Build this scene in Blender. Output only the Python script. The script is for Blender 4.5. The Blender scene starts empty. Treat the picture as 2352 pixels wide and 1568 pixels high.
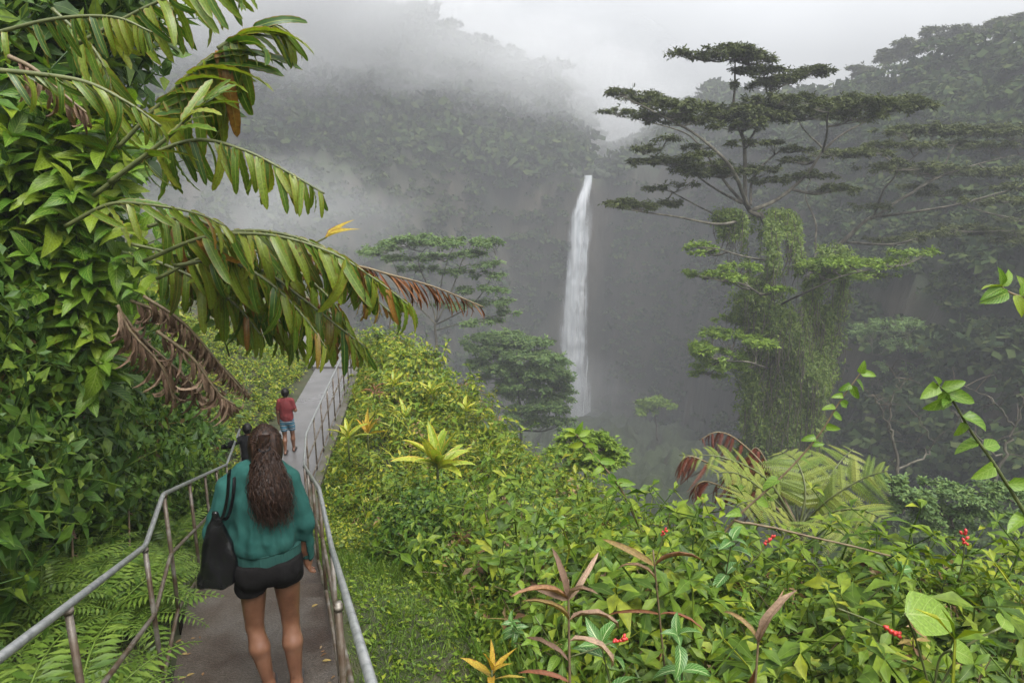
import bpy, bmesh, math, random
import numpy as np
from mathutils import Vector, Matrix
rng = np.random.default_rng(11); random.seed(11)
R = math.radians
scene = bpy.context.scene
COL = scene.collection
LK = COL.objects.link

# ---------------------------------------------------------------- camera, sky, sun, exposure
PITCH = R(13.4)
cam_d = bpy.data.cameras.new('camera'); cam = bpy.data.objects.new('camera', cam_d); LK(cam)
cam_d.lens = 24; cam_d.sensor_width = 36; cam_d.clip_start = 0.05; cam_d.clip_end = 3000
cam.location = (0, 0, 0); cam.rotation_euler = (R(90) - PITCH, 0, 0)
scene.camera = cam

SUN_EL, SUN_AZ = 62, 150          # overcast: a broad soft sun, high and behind the camera's right shoulder
world = bpy.data.worlds.new('World'); scene.world = world; world.use_nodes = True
wn, wl = world.node_tree.nodes, world.node_tree.links
bg = wn['Background']
sky = wn.new('ShaderNodeTexSky'); sky.sky_type = 'NISHITA'; sky.sun_disc = False
sky.sun_elevation = R(SUN_EL); sky.sun_rotation = R(SUN_AZ); sky.dust_density = 4
hs = wn.new('ShaderNodeHueSaturation'); hs.inputs['Saturation'].default_value = 0.10
tc = wn.new('ShaderNodeTexCoord')
cn = wn.new('ShaderNodeTexNoise'); cn.inputs['Scale'].default_value = 2.2; cn.inputs['Detail'].default_value = 5
cr = wn.new('ShaderNodeMapRange'); cr.inputs['From Min'].default_value = .3; cr.inputs['From Max'].default_value = .7
cr.inputs['To Min'].default_value = .82; cr.inputs['To Max'].default_value = 1.18
cm = wn.new('ShaderNodeMixRGB'); cm.blend_type = 'MULTIPLY'; cm.inputs['Fac'].default_value = 1
wl.new(sky.outputs[0], hs.inputs['Color']); wl.new(tc.outputs['Generated'], cn.inputs['Vector'])
wl.new(cn.outputs['Fac'], cr.inputs['Value']); wl.new(hs.outputs[0], cm.inputs['Color1']); wl.new(cr.outputs[0], cm.inputs['Color2'])
wl.new(cm.outputs[0], bg.inputs['Color']); bg.inputs['Strength'].default_value = 0.15

sun_d = bpy.data.lights.new('sun', 'SUN'); sun = bpy.data.objects.new('sun', sun_d); LK(sun)
sun_d.energy = 1.3; sun_d.angle = R(40); sun_d.color = (1, .97, .92)
sun.rotation_euler = (R(90 - SUN_EL), 0, R(180 - SUN_AZ))

vs = scene.view_settings; vs.view_transform = 'Standard'; vs.look = 'None'; vs.gamma = 1; vs.use_curve_mapping = False
vs.exposure = 1.85
scene.render.engine = 'CYCLES'
cy = scene.cycles
cy.use_denoising = True; cy.max_bounces = 6; cy.diffuse_bounces = 3; cy.glossy_bounces = 2; cy.transmission_bounces = 3
cy.transparent_max_bounces = 8; cy.volume_bounces = 1; cy.sample_clamp_indirect = 4
HAZE_DENSITY = 0.0027; HAZE_COL = (.335, .345, .365)

# ---------------------------------------------------------------- picture geometry (2352 x 1568 grid over the photograph)
F, CX, CY = 1568., 1176., 784.
cp, sp = math.cos(PITCH), math.sin(PITCH)
def raydir(px, py):
    a, b = (px - CX) / F, (CY - py) / F
    return np.array([a, cp + b * sp, -sp + b * cp])
def at(px, py, Y):
    d = raydir(px, py); return d * (Y / d[1])
def atz(px, py, z):
    d = raydir(px, py); return d * (z / d[2])
def project(P):
    P = np.atleast_2d(P); fz = P[:, 1] * cp - P[:, 2] * sp
    return np.stack([CX + F * P[:, 0] / fz, CY - F * (P[:, 2] * cp + P[:, 1] * sp) / fz], 1)

# ---------------------------------------------------------------- mesh helpers
class Geo:
    def __init__(s): s.v, s.q, s.u, s.n = [], [], [], 0
    def add(s, V, Q, U=None):
        V = np.asarray(V, float).reshape(-1, 3); Q = np.asarray(Q, int)
        s.v.append(V); s.q.append(Q + s.n); s.u.append(np.zeros((len(V), 2)) if U is None else np.asarray(U, float)); s.n += len(V)
    def many(s, T, M):                      # T = (V, Q, U) copied through the matrices M (K,4,4)
        V, Q, U = T; K = len(M)
        if not K: return
        W = np.einsum('kij,vj->kvi', M[:, :3, :3], V) + M[:, None, :3, 3]
        Qk = (Q[None] + (np.arange(K) * len(V))[:, None, None]).reshape(-1, Q.shape[1])
        s.add(W.reshape(-1, 3), Qk, np.tile(U, (K, 1)))
    def tpl(s): return np.concatenate(s.v), np.concatenate(s.q), np.concatenate(s.u)
    def mesh(s, name, mat, smooth=True, off=None):
        V, Q, U = s.tpl()
        if off is not None: V = V - np.asarray(off)
        me = bpy.data.meshes.new(name); k = Q.shape[1]
        me.vertices.add(len(V)); me.vertices.foreach_set('co', V.astype(np.float32).ravel())
        me.loops.add(Q.size); me.loops.foreach_set('vertex_index', Q.astype(np.int32).ravel())
        me.polygons.add(len(Q)); me.polygons.foreach_set('loop_start', (np.arange(len(Q)) * k).astype(np.int32))
        uv = me.uv_layers.new(name='UVMap'); uv.data.foreach_set('uv', U[Q.ravel()].astype(np.float32).ravel())
        me.polygons.foreach_set('use_smooth', np.full(len(Q), smooth))
        me.materials.append(mat); me.update(calc_edges=True)
        return me
    def build(s, name, mat, parent=None, smooth=True, loc=None):
        """one mesh object; vertices are world positions, kept local to the parent's (unrotated) base or to loc"""
        off = loc if loc is not None else (np.array(parent.location) if parent is not None else None)
        o = bpy.data.objects.new(name, s.mesh(name, mat, smooth, off))
        if parent is not None: o.parent = parent
        elif loc is not None: o.location = loc
        LK(o); return o

def tag(o, label=None, cat=None, group=None, kind=None):
    for k, v in (('label', label), ('category', cat), ('group', group), ('kind', kind)):
        if v: o[k] = v
    return o
def thing(name, label, cat, loc=(0, 0, 0), group=None):
    o = bpy.data.objects.new(name, None); o.location = [float(c) for c in loc]; o.empty_display_size = .1; LK(o)
    return tag(o, label, cat, group)
def child(name, me, parent, M=None):
    o = bpy.data.objects.new(name, me); o.parent = parent
    if M is not None: o.matrix_basis = Matrix(M.tolist())
    LK(o); return o

def unit(v):
    v = np.asarray(v, float); return v / np.maximum(np.linalg.norm(v, axis=-1, keepdims=True), 1e-9)
def frames(pos, d, up, scale, roll=None):
    """matrices whose +Y runs along d and whose +Z is as near to up as it can be"""
    pos = np.atleast_2d(np.asarray(pos, float)); K = len(pos)
    d = unit(np.broadcast_to(d, (K, 3))); up = np.broadcast_to(np.asarray(up, float), (K, 3))
    x = np.cross(d, up); bad = np.linalg.norm(x, axis=1) < 1e-4
    if bad.any(): x[bad] = np.cross(d[bad], np.array([.3, .9, .1]))
    x = unit(x); z = np.cross(x, d)
    if roll is not None:
        c, s_ = np.cos(roll)[:, None], np.sin(roll)[:, None]; x, z = x * c + z * s_, z * c - x * s_
    sc = np.broadcast_to(scale, (K,))[:, None]
    M = np.zeros((K, 4, 4)); M[:, :3, 0] = x * sc; M[:, :3, 1] = d * sc; M[:, :3, 2] = z * sc; M[:, :3, 3] = pos; M[:, 3, 3] = 1
    return M

def leaf(L=1., W=.35, n=4, fold=.3, droop=.6, wave=0., kind='ovate', ph=0., waves=5, curl=0.):
    t = np.linspace(0, 1, n + 1)
    if kind == 'ovate': w = np.sin(np.pi * t ** .72) ** .85 * (1 - .25 * t)
    elif kind == 'lance': w = np.sin(np.pi * t ** .8) ** .6
    elif kind == 'heart': w = np.minimum(1, (t / .12)) ** .6 * (1 - t ** 2.2) ** .75
    else: w = np.minimum(1, (t + .05) / .12) ** .5 * (1 - t ** 5) ** .6
    w = np.maximum(w, .02); w = w / w.max() * W * L
    a = -droop * t; ds = L / n
    y = np.concatenate([[0], np.cumsum(np.cos((a[1:] + a[:-1]) / 2) * ds)]); z = np.concatenate([[0], np.cumsum(np.sin((a[1:] + a[:-1]) / 2) * ds)])
    V, U = [], []
    for i in range(n + 1):
        e = w[i] / 2; na = np.array([0, -math.sin(a[i]), math.cos(a[i])])
        for sx in (-1, 0, 1):
            up = (fold * e if sx else 0) + (wave * W * L * math.sin(t[i] * waves * 2 * math.pi + ph + (1.3 if sx > 0 else 0)) if sx and 0 < i < n else 0)
            V.append(np.array([sx * e * math.cos(fold), y[i], z[i]]) + na * up + np.array([curl * L * t[i] ** 2, 0, 0])); U.append((.5 + .5 * sx, t[i]))
    Q = [(3 * i + j, 3 * i + j + 1, 3 * i + j + 4, 3 * i + j + 3) for i in range(n) for j in range(2)]
    return np.array(V), np.array(Q), np.array(U)

def tube(P, r, sides=8, cap=True):
    P = np.asarray(P, float); K = len(P); r = np.broadcast_to(r, (K,))
    T = unit(np.gradient(P, axis=0)); ref = np.array([0, 0, 1.]) if abs(T[:, 2]).mean() < .9 else np.array([1., 0, 0])
    N = np.zeros_like(P); b = ref - T[0] * (ref @ T[0]); N[0] = unit(b)
    for i in range(1, K):
        b = N[i - 1] - T[i] * (N[i - 1] @ T[i]); N[i] = unit(b)
    B = np.cross(T, N); th = np.arange(sides) * 2 * math.pi / sides
    V = P[:, None] + r[:, None, None] * (np.cos(th)[None, :, None] * N[:, None] + np.sin(th)[None, :, None] * B[:, None])
    Q = [(i * sides + j, i * sides + (j + 1) % sides, (i + 1) * sides + (j + 1) % sides, (i + 1) * sides + j) for i in range(K - 1) for j in range(sides)]
    U = np.stack(np.meshgrid(np.arange(sides) / sides, np.linspace(0, 1, K)), -1).reshape(-1, 2)
    V = V.reshape(-1, 3)
    if cap:
        for e, i0, rev in ((0, 0, True), (K - 1, (K - 1) * sides, False)):
            c = len(V); V = np.vstack([V, P[e]]); U = np.vstack([U, [.5, e / (K - 1)]])
            for j in range(0, sides, 2):
                q = (i0 + j, i0 + (j + 1) % sides, i0 + (j + 2) % sides, c)
                Q.append(q[::-1] if rev else q)
    return V, np.array(Q), U
def spline(P, n=12):
    P = np.asarray(P, float)
    if len(P) < 3: return np.array([P[0] + (P[-1] - P[0]) * t for t in np.linspace(0, 1, n)])
    E = np.vstack([2 * P[0] - P[1], P, 2 * P[-1] - P[-2]]); out = []
    S = len(P) - 1
    for u in np.linspace(0, S - 1e-6, n):
        i = int(u); t = u - i; p0, p1, p2, p3 = E[i:i + 4]
        out.append(.5 * (2 * p1 + (p2 - p0) * t + (2 * p0 - 5 * p1 + 4 * p2 - p3) * t * t + (3 * p1 - p0 - 3 * p2 + p3) * t ** 3))
    return np.array(out)
def box(c, s, M=None):
    c, s = np.asarray(c, float), np.asarray(s, float) / 2
    V = np.array([[x, y, z] for x in (-1, 1) for y in (-1, 1) for z in (-1, 1)]) * s + c
    Q = np.array([(0, 1, 3, 2), (4, 6, 7, 5), (0, 4, 5, 1), (2, 3, 7, 6), (0, 2, 6, 4), (1, 5, 7, 3)])
    return V, Q, np.zeros((8, 2))

def vnoise(p, seed=0):                       # smooth value noise in 2 or 3 dimensions, about -1..1
    p = np.asarray(p, float); k = p.shape[-1]; i = np.floor(p).astype(np.int64); f = p - i; f = f * f * (3 - 2 * f); out = 0
    for c in range(1 << k):
        o = np.array([(c >> a) & 1 for a in range(k)]); q = i + o
        h = (q[..., 0] * 374761393 + q[..., 1] * 668265263 + (q[..., 2] * 2147483647 if k > 2 else 0) + seed * 974634777) & 0xffffffff
        h = ((h ^ (h >> 13)) * 1274126177) & 0xffffffff; h = (h ^ (h >> 16)) / 0xffffffff
        out = out + h * np.prod(np.where(o, f, 1 - f), axis=-1)
    return out * 2 - 1
def fbm(p, oct=4, seed=0):
    p = np.asarray(p, float); return sum(vnoise(p * 2 ** o, seed + o) * .5 ** o for o in range(oct))

# ---------------------------------------------------------------- materials
def mat_new(name):
    m = bpy.data.materials.new(name); m.use_nodes = True; nt = m.node_tree
    return m, nt.nodes, nt.links, nt.nodes['Principled BSDF']
def ramp(n, cols, pos=None):
    r = n.new('ShaderNodeValToRGB'); e = r.color_ramp.elements
    pos = pos or [i / (len(cols) - 1) for i in range(len(cols))]
    while len(e) < len(cols): e.new(.5)
    for i, c in enumerate(cols): e[i].position = pos[i]; e[i].color = (*c, 1)
    return r
def math_(n, l, op, a, b=None, c=None):
    m = n.new('ShaderNodeMath'); m.operation = op
    for i, x in enumerate((a, b, c)):
        if x is None: continue
        if isinstance(x, (int, float)): m.inputs[i].default_value = x
        else: l.new(x, m.inputs[i])
    return m.outputs[0]
def leafmat(name, cols, rough=.4, trans=.3, vein=None, rnd='island', lat=11, pos=None, edge=None, veinw=.03, latw=.12, bump=.25, spec=.3):
    """cols: colour range over the leaves; vein: midrib colour; lat: side veins (0 = none); edge: colour of withered margins"""
    m, n, l, b = mat_new(name)
    if rnd == 'island': rv = n.new('ShaderNodeNewGeometry').outputs['Random Per Island']
    else: rv = n.new('ShaderNodeObjectInfo').outputs['Random']
    r = ramp(n, cols, pos); l.new(rv, r.inputs[0]); colr = r.outputs[0]
    no = n.new('ShaderNodeTexNoise'); no.inputs['Scale'].default_value = 26 if rnd != 'far' else 2; tcn = n.new('ShaderNodeTexCoord'); l.new(tcn.outputs['Object'], no.inputs['Vector'])
    mr = n.new('ShaderNodeMapRange'); mr.inputs[1].default_value = .3; mr.inputs[2].default_value = .7; mr.inputs[3].default_value = .72; mr.inputs[4].default_value = 1.25; l.new(no.outputs[0], mr.inputs[0])
    mx = n.new('ShaderNodeMixRGB'); mx.blend_type = 'MULTIPLY'; mx.inputs[0].default_value = 1; l.new(colr, mx.inputs[1]); l.new(mr.outputs[0], mx.inputs[2]); colr = mx.outputs[0]
    if vein or edge:
        uv = n.new('ShaderNodeUVMap'); sx = n.new('ShaderNodeSeparateXYZ'); l.new(uv.outputs[0], sx.inputs[0])
        du = math_(n, l, 'ABSOLUTE', math_(n, l, 'SUBTRACT', sx.outputs[0], .5))
        if edge:
            en = n.new('ShaderNodeTexNoise'); en.inputs['Scale'].default_value = 9; l.new(tcn.outputs['Object'], en.inputs['Vector'])
            ef = math_(n, l, 'ADD', math_(n, l, 'MULTIPLY', du, 1.4), math_(n, l, 'MULTIPLY', en.outputs[0], .55))
            es = n.new('ShaderNodeMapRange'); es.inputs[1].default_value = .82; es.inputs[2].default_value = .98; l.new(ef, es.inputs[0])
            me_ = n.new('ShaderNodeMixRGB'); me_.inputs[2].default_value = (*edge, 1); l.new(es.outputs[0], me_.inputs[0]); l.new(colr, me_.inputs[1]); colr = me_.outputs[0]
        if vein:
            f = n.new('ShaderNodeMapRange'); f.inputs[1].default_value = veinw; f.inputs[2].default_value = veinw * .4; l.new(du, f.inputs[0]); vf = f.outputs[0]
            if lat:
                ph = math_(n, l, 'SUBTRACT', math_(n, l, 'MULTIPLY', sx.outputs[1], lat), math_(n, l, 'MULTIPLY', du, lat * .55))
                fr = math_(n, l, 'ABSOLUTE', math_(n, l, 'SUBTRACT', math_(n, l, 'FRACT', ph), .5))
                g = n.new('ShaderNodeMapRange'); g.inputs[1].default_value = latw; g.inputs[2].default_value = latw * .3; g.inputs[4].default_value = .75; l.new(fr, g.inputs[0])
                vf = math_(n, l, 'MAXIMUM', vf, g.outputs[0])
                bp = n.new('ShaderNodeBump'); bp.inputs['Strength'].default_value = bump; bp.inputs['Distance'].default_value = .004; l.new(fr, bp.inputs['Height']); l.new(bp.outputs[0], b.inputs['Normal'])
            mv = n.new('ShaderNodeMixRGB'); mv.inputs[2].default_value = (*vein, 1); l.new(vf, mv.inputs[0]); l.new(colr, mv.inputs[1]); colr = mv.outputs[0]
    l.new(colr, b.inputs['Base Color']); b.inputs['Roughness'].default_value = rough; b.inputs['Specular IOR Level'].default_value = spec
    if trans:
        t = n.new('ShaderNodeBsdfTranslucent'); tm = n.new('ShaderNodeMixRGB'); tm.blend_type = 'MULTIPLY'; tm.inputs[0].default_value = 1; tm.inputs[2].default_value = (1.25, 1.3, .5, 1)
        l.new(colr, tm.inputs[1]); l.new(tm.outputs[0], t.inputs[0])
        ms = n.new('ShaderNodeMixShader'); ms.inputs[0].default_value = trans; l.new(b.outputs[0], ms.inputs[1]); l.new(t.outputs[0], ms.inputs[2]); l.new(ms.outputs[0], n['Material Output'].inputs[0])
    return m
def noisemat(name, cols, scale=5, rough=.8, detail=6, stretch=(1, 1, 1), pos=None, bump=0., bdist=.02, metal=0., spec=.5, rvar=None):
    m, n, l, b = mat_new(name); tcn = n.new('ShaderNodeTexCoord'); mp = n.new('ShaderNodeMapping'); mp.inputs['Scale'].default_value = stretch
    l.new(tcn.outputs['Object'], mp.inputs[0]); no = n.new('ShaderNodeTexNoise'); no.inputs['Scale'].default_value = scale; no.inputs['Detail'].default_value = detail; no.inputs['Roughness'].default_value = .62
    l.new(mp.outputs[0], no.inputs['Vector']); r = ramp(n, cols, pos or [.3 + .4 * i / (len(cols) - 1) for i in range(len(cols))]); l.new(no.outputs[0], r.inputs[0]); l.new(r.outputs[0], b.inputs['Base Color'])
    b.inputs['Roughness'].default_value = rough; b.inputs['Metallic'].default_value = metal; b.inputs['Specular IOR Level'].default_value = spec
    if rvar:
        rr = n.new('ShaderNodeMapRange'); rr.inputs[1].default_value = .35; rr.inputs[2].default_value = .65; rr.inputs[3].default_value = rvar[0]; rr.inputs[4].default_value = rvar[1]
        n2 = n.new('ShaderNodeTexNoise'); n2.inputs['Scale'].default_value = scale * .35; n2.inputs['Detail'].default_value = 4; l.new(mp.outputs[0], n2.inputs['Vector']); l.new(n2.outputs[0], rr.inputs[0]); l.new(rr.outputs[0], b.inputs['Roughness'])
    if bump:
        bp = n.new('ShaderNodeBump'); bp.inputs['Strength'].default_value = bump; bp.inputs['Distance'].default_value = bdist; l.new(no.outputs[0], bp.inputs['Height']); l.new(bp.outputs[0], b.inputs['Normal'])
    return m

M = {}
M['soil'] = noisemat('soil', [(.012, .016, .006), (.03, .035, .012), (.045, .035, .02)], 3, .95, bump=.5)
def concrete(name, cols, grit):
    m = noisemat(name, cols, 2.6, .55, detail=12, pos=[.32, .5, .7], rvar=(.32, .7), spec=.35); n, l = m.node_tree.nodes, m.node_tree.links; b = n['Principled BSDF']; src = b.inputs['Base Color'].links[0].from_socket
    t = n.new('ShaderNodeTexCoord'); g = n.new('ShaderNodeTexNoise'); g.inputs['Scale'].default_value = 75; g.inputs['Detail'].default_value = 6; g.inputs['Roughness'].default_value = .75; l.new(t.outputs['Object'], g.inputs['Vector'])
    mr = n.new('ShaderNodeMapRange'); mr.inputs[1].default_value = .35; mr.inputs[2].default_value = .68; mr.inputs[3].default_value = 1 - grit; mr.inputs[4].default_value = 1 + grit; l.new(g.outputs[0], mr.inputs[0])
    mx = n.new('ShaderNodeMixRGB'); mx.blend_type = 'MULTIPLY'; mx.inputs[0].default_value = 1; l.new(src, mx.inputs[1]); l.new(mr.outputs[0], mx.inputs[2]); l.new(mx.outputs[0], b.inputs['Base Color'])
    bp = n.new('ShaderNodeBump'); bp.inputs['Strength'].default_value = .9; bp.inputs['Distance'].default_value = .005; l.new(g.outputs[0], bp.inputs['Height']); l.new(bp.outputs[0], b.inputs['Normal']); return m
M['concrete'] = concrete('wet_concrete', [(.026, .015, .009), (.050, .040, .031), (.070, .062, .054)], .5)
M['concrete_dark'] = concrete('wet_brown_concrete', [(.020, .012, .007), (.040, .029, .020), (.052, .043, .034)], .5)
M['boards'] = noisemat('wet_path', [(.070, .068, .068), (.105, .102, .10)], 2.5, .5, detail=9, bump=.2, bdist=.005, rvar=(.25, .5))
M['kerb'] = noisemat('mossy_kerb', [(.05, .06, .015), (.05, .045, .03), (.10, .095, .085)], 3, .8, bump=.4)
M['steel'] = noisemat('galvanised_steel', [(.16, .165, .165), (.27, .28, .28), (.38, .38, .375)], 22, .34, detail=9, stretch=(1, 1, 1), metal=.55, pos=[.3, .5, .78], bump=.12, bdist=.002)
M['rusty'] = noisemat('weathered_pipe', [(.060, .034, .018), (.095, .072, .050), (.17, .155, .135)], 9, .42, detail=10, metal=.35, pos=[.34, .48, .62], bump=.15, bdist=.002)
M['rock'] = noisemat('gorge_rock', [(.018, .022, .010), (.055, .042, .022), (.11, .085, .055)], .07, .95, detail=10, stretch=(1, 1, .35), pos=[.36, .52, .7], bump=.7, bdist=1.2)
M['forest_floor'] = noisemat('forest_floor', [(.010, .016, .006), (.024, .036, .012)], .1, .95, detail=9, bump=.7, bdist=1.)
M['bark'] = noisemat('lichen_bark', [(.025, .021, .015), (.065, .058, .042), (.16, .15, .11)], 1.6, .9, detail=9, stretch=(1, 1, .5), bump=.6, bdist=.05)
M['dark_bark'] = noisemat('dark_bark', [(.03, .025, .018), (.085, .07, .05)], 2.5, .9, detail=8, bump=.5, bdist=.04)
M['stem'] = noisemat('green_stem', [(.045, .06, .015), (.10, .11, .035)], 14, .5)
M['brown_stem'] = noisemat('brown_stem', [(.07, .045, .022), (.16, .12, .06)], 14, .6)
# leaves
G = leafmat
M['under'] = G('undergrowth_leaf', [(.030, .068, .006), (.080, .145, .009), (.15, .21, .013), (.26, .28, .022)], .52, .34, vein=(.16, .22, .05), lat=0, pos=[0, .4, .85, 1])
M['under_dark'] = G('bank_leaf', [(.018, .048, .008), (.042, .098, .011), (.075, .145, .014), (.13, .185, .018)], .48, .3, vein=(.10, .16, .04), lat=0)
M['mid'] = G('slope_leaf', [(.03, .07, .006), (.085, .145, .009), (.15, .20, .012), (.28, .26, .02)], .45, .3)
M['shrub'] = G('shrub_leaf', [(.05, .115, .009), (.10, .18, .012), (.17, .235, .018)], .44, .32, vein=(.20, .28, .07), rnd='object', lat=9, latw=.10, veinw=.035)
M['shrub_dark'] = G('dark_shrub_leaf', [(.025, .065, .010), (.05, .11, .012)], .34, .25, vein=(.09, .15, .04), rnd='object', lat=9)
M['shoot'] = G('shoot_leaf', [(.045, .125, .010), (.10, .19, .012), (.20, .26, .018)], .40, .34, vein=(.22, .30, .06), rnd='object', lat=9, veinw=.035, bump=.5)
M['veined'] = G('white_veined_leaf', [(.035, .105, .018), (.05, .14, .02)], .34, .2, vein=(.34, .42, .20), rnd='object', lat=9, veinw=.05, latw=.085)
M['ginger'] = G('ginger_leaf', spec=.38, cols=[(.028, .075, .009), (.065, .125, .011), (.12, .175, .014), (.17, .20, .02)], rough=.36, trans=.34, vein=(.20, .25, .05), veinw=.045, rnd='object', lat=0, edge=(.20, .13, .02))
M['ginger_old'] = G('withering_ginger_leaf', [(.05, .08, .012), (.15, .12, .02), (.22, .11, .02), (.11, .045, .016)], .32, .25, vein=(.25, .2, .05), rnd='object', lat=0, edge=(.14, .05, .015))
M['ginger_dead'] = G('dead_ginger_leaf', [(.08, .028, .012), (.15, .05, .018), (.20, .085, .03), (.07, .035, .02)], .55, .15, vein=(.10, .05, .02), rnd='object', lat=0)
M['dry'] = G('dry_leaf', [(.10, .06, .038), (.20, .13, .085), (.30, .21, .145)], .7, .15, vein=(.12, .07, .04), rnd='object', lat=0)
M['dry_red'] = G('dry_red_leaf', [(.15, .05, .022), (.20, .10, .045), (.26, .17, .10), (.17, .12, .03)], .6, .2, vein=(.12, .05, .025), rnd='object', lat=0, edge=(.11, .055, .04))
M['yellow'] = G('yellow_leaf', [(.42, .26, .03), (.34, .27, .04)], .4, .3, vein=(.3, .14, .03), rnd='object', lat=0, edge=(.22, .09, .02))
M['ti'] = G('ti_leaf', [(.16, .24, .025), (.24, .30, .03), (.36, .36, .05)], .36, .3, vein=(.36, .40, .10), rnd='object', lat=0, edge=(.50, .34, .05))
M['vine'] = G('vine_leaf', [(.07, .15, .015), (.13, .22, .02)], .36, .35, vein=(.2, .28, .06), rnd='object', lat=5)
M['fern'] = G('fern_leaf', [(.05, .10, .014), (.09, .15, .02), (.14, .20, .028)], .45, .3)
M['tree_fern'] = G('tree_fern_leaf', [(.09, .14, .022), (.14, .18, .03), (.19, .21, .04)], .45, .3, rnd='object')
M['dead_fern'] = G('dead_fern_leaf', [(.07, .018, .010), (.14, .035, .018)], .7, .1, rnd='object')
M['litter'] = G('dead_small_leaf', [(.09, .045, .022), (.17, .10, .05), (.26, .19, .06), (.22, .16, .10)], .7, .2)
M['grass'] = G('grass_blade', [(.05, .10, .012), (.085, .15, .017), (.14, .20, .03)], .4, .3)
M['canopy'] = G('umbrella_tree_leaf', [(.034, .045, .015), (.056, .070, .022), (.084, .098, .030)], .6, .2, spec=.15)
M['canopy_pale'] = G('pale_tree_leaf', [(.06, .11, .035), (.09, .155, .04), (.13, .19, .05)], .6, .28)
M['canopy_bright'] = G('bright_tree_leaf', [(.07, .13, .012), (.11, .18, .015), (.16, .23, .02)], .55, .28)
M['creeper'] = G('creeper_leaf', [(.055, .095, .016), (.095, .145, .024), (.15, .20, .035)], .55, .28)
M['forest'] = G('forest_leaf', [(.012, .024, .008), (.022, .04, .012), (.04, .062, .016), (.055, .07, .02)], .85, .1, rnd='island', spec=.1)
M['flower'] = noisemat('red_bract', [(.36, .012, .022), (.48, .05, .03)], 20, .35)

# ================================================================ LARGE STRUCTURE
PX = np.array([[-4, 1.1], [8.35, -3.24], [9.6, -3.58], [16.6, -4.45], [20, -6.1], [34, -12.6]])
PZ = np.array([[-4, -.05], [3.35, -2.94], [4.35, -2.94], [8.67, -4.64], [16.6, -4.62], [40, -4.3]])
xc = lambda y: np.interp(y, PX[:, 0], PX[:, 1])
gz = lambda y: np.interp(y, PZ[:, 0], PZ[:, 1])
HW = .50
RE = np.array([[-80, 60], [-24, 50], [-19, 34], [-13, 22], [-10, 18.5], [-6.4, 16.1], [-2.8, 13], [4.5, 10.1], [10.7, 8.4], [15.3, 6.4], [19.8, 5.5], [31.5, 5.9], [42, 6.9], [60, 7.5], [85, 8]])
def beyond(x, y):
    return np.hypot(x, y) - np.interp(np.degrees(np.arctan2(x, y)), RE[:, 0], RE[:, 1])
BK = lambda y: np.interp(y, [4.2, 6, 8, 11], [1.45, 1.05, .85, .28])           # verge between the path and the foot of the bank
def ground(x, y):
    x = np.asarray(x, float); y = np.asarray(y, float)
    c, g = xc(y), gz(y) - .10; d = x - c
    dl = np.maximum(-d - HW - BK(y), 0)
    S = np.interp(y, [8.5, 10, 12.5], [4.5, 2.2, .6]); top = np.interp(y, [8, 10.5, 13, 16, 40], [1.6, -.9, -2.5, -2.9, -3.2])
    cap = np.maximum(top - g, .4)
    h = g + cap * (1 - np.exp(-(S * dl / cap) ** 1.3)) + .12 * np.minimum(dl, 1) * fbm(np.stack([x, y], -1) * 1.1, 3, 3)
    dr = np.maximum(d - HW - .1, 0)
    h = h - .07 * dr + .10 * np.minimum(dr, 1) * fbm(np.stack([x, y], -1) * .9, 3, 9)
    e = np.maximum(beyond(x, y), 0)
    return h - 2.2 * e * e / (e + .8)
def hit(px, py, back=0., lo=1.2, hi=30):
    """where the sight line through (px, py) meets the near ground, pulled back towards the viewer by `back` metres"""
    d = raydir(px, py); t = np.arange(lo, hi, .03); P = d * t[:, None]; u = P[:, 2] < ground(P[:, 0], P[:, 1])
    i = int(np.argmax(u)) if u.any() else len(t) - 1
    return d * max(t[i] - back, .8)

nx, ny = 150, 160
gx = np.concatenate([np.linspace(-26, -9, 40), np.linspace(-8.9, 9, 130), np.linspace(9.3, 24, 40)]); gy = np.concatenate([np.linspace(-5, 18, 190), np.linspace(18.3, 42, 60)])
X, Y = np.meshgrid(gx, gy); Z = ground(X, Y)
near = Geo(); nX, nY = len(gx), len(gy)
ii = (np.arange(nY - 1)[:, None] * nX + np.arange(nX - 1)).ravel()
near.add(np.stack([X, Y, Z], -1), np.stack([ii, ii + 1, ii + nX + 1, ii + nX], 1))
tag(near.build('ground', M['soil']), kind='structure')

# far terrain: the gorge with its cliffs and hills, a polar height field; columns: azimuth, foot r, foot z, rim r, rim z, ridge r, ridge elevation
HT = np.array([[-80, 110, -45, 190, 10, 300, 16], [-40, 110, -45, 180, 10, 300, 16], [-25, 120, -52, 195, 10, 300, 16.5], [-15, 140, -60, 208, 8, 298, 14.3], [-10.8, 165, -68, 213, 6, 296, 12.3], [-6, 185, -74, 217, 5, 296, 11.2],
               [-3, 198, -77, 219, 4, 296, 10.2], [0, 206, -77, 222, 2, 298, 9.0], [4, 215, -77, 226, 1, 305, 7.5], [6.2, 219, -77, 229, .2, 400, 5.6], [7.5, 218, -77, 229, .2, 450, 2.2], [10, 208, -76, 223, 2, 430, 2.8],
               [13, 195, -73, 213, 4, 340, 5.4], [15.6, 178, -68, 200, 6, 300, 6.4], [19, 150, -60, 182, 6, 270, 5.6], [23, 115, -48, 160, 4, 215, 5.0], [25.4, 95, -43, 148, 3, 190, 5.3], [30, 78, -38, 132, 5, 172, 7.6],
               [35, 66, -33, 120, 5, 165, 8.3], [42, 60, -30, 112, 5, 165, 9.5], [80, 60, -30, 110, 6, 165, 11]])
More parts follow.
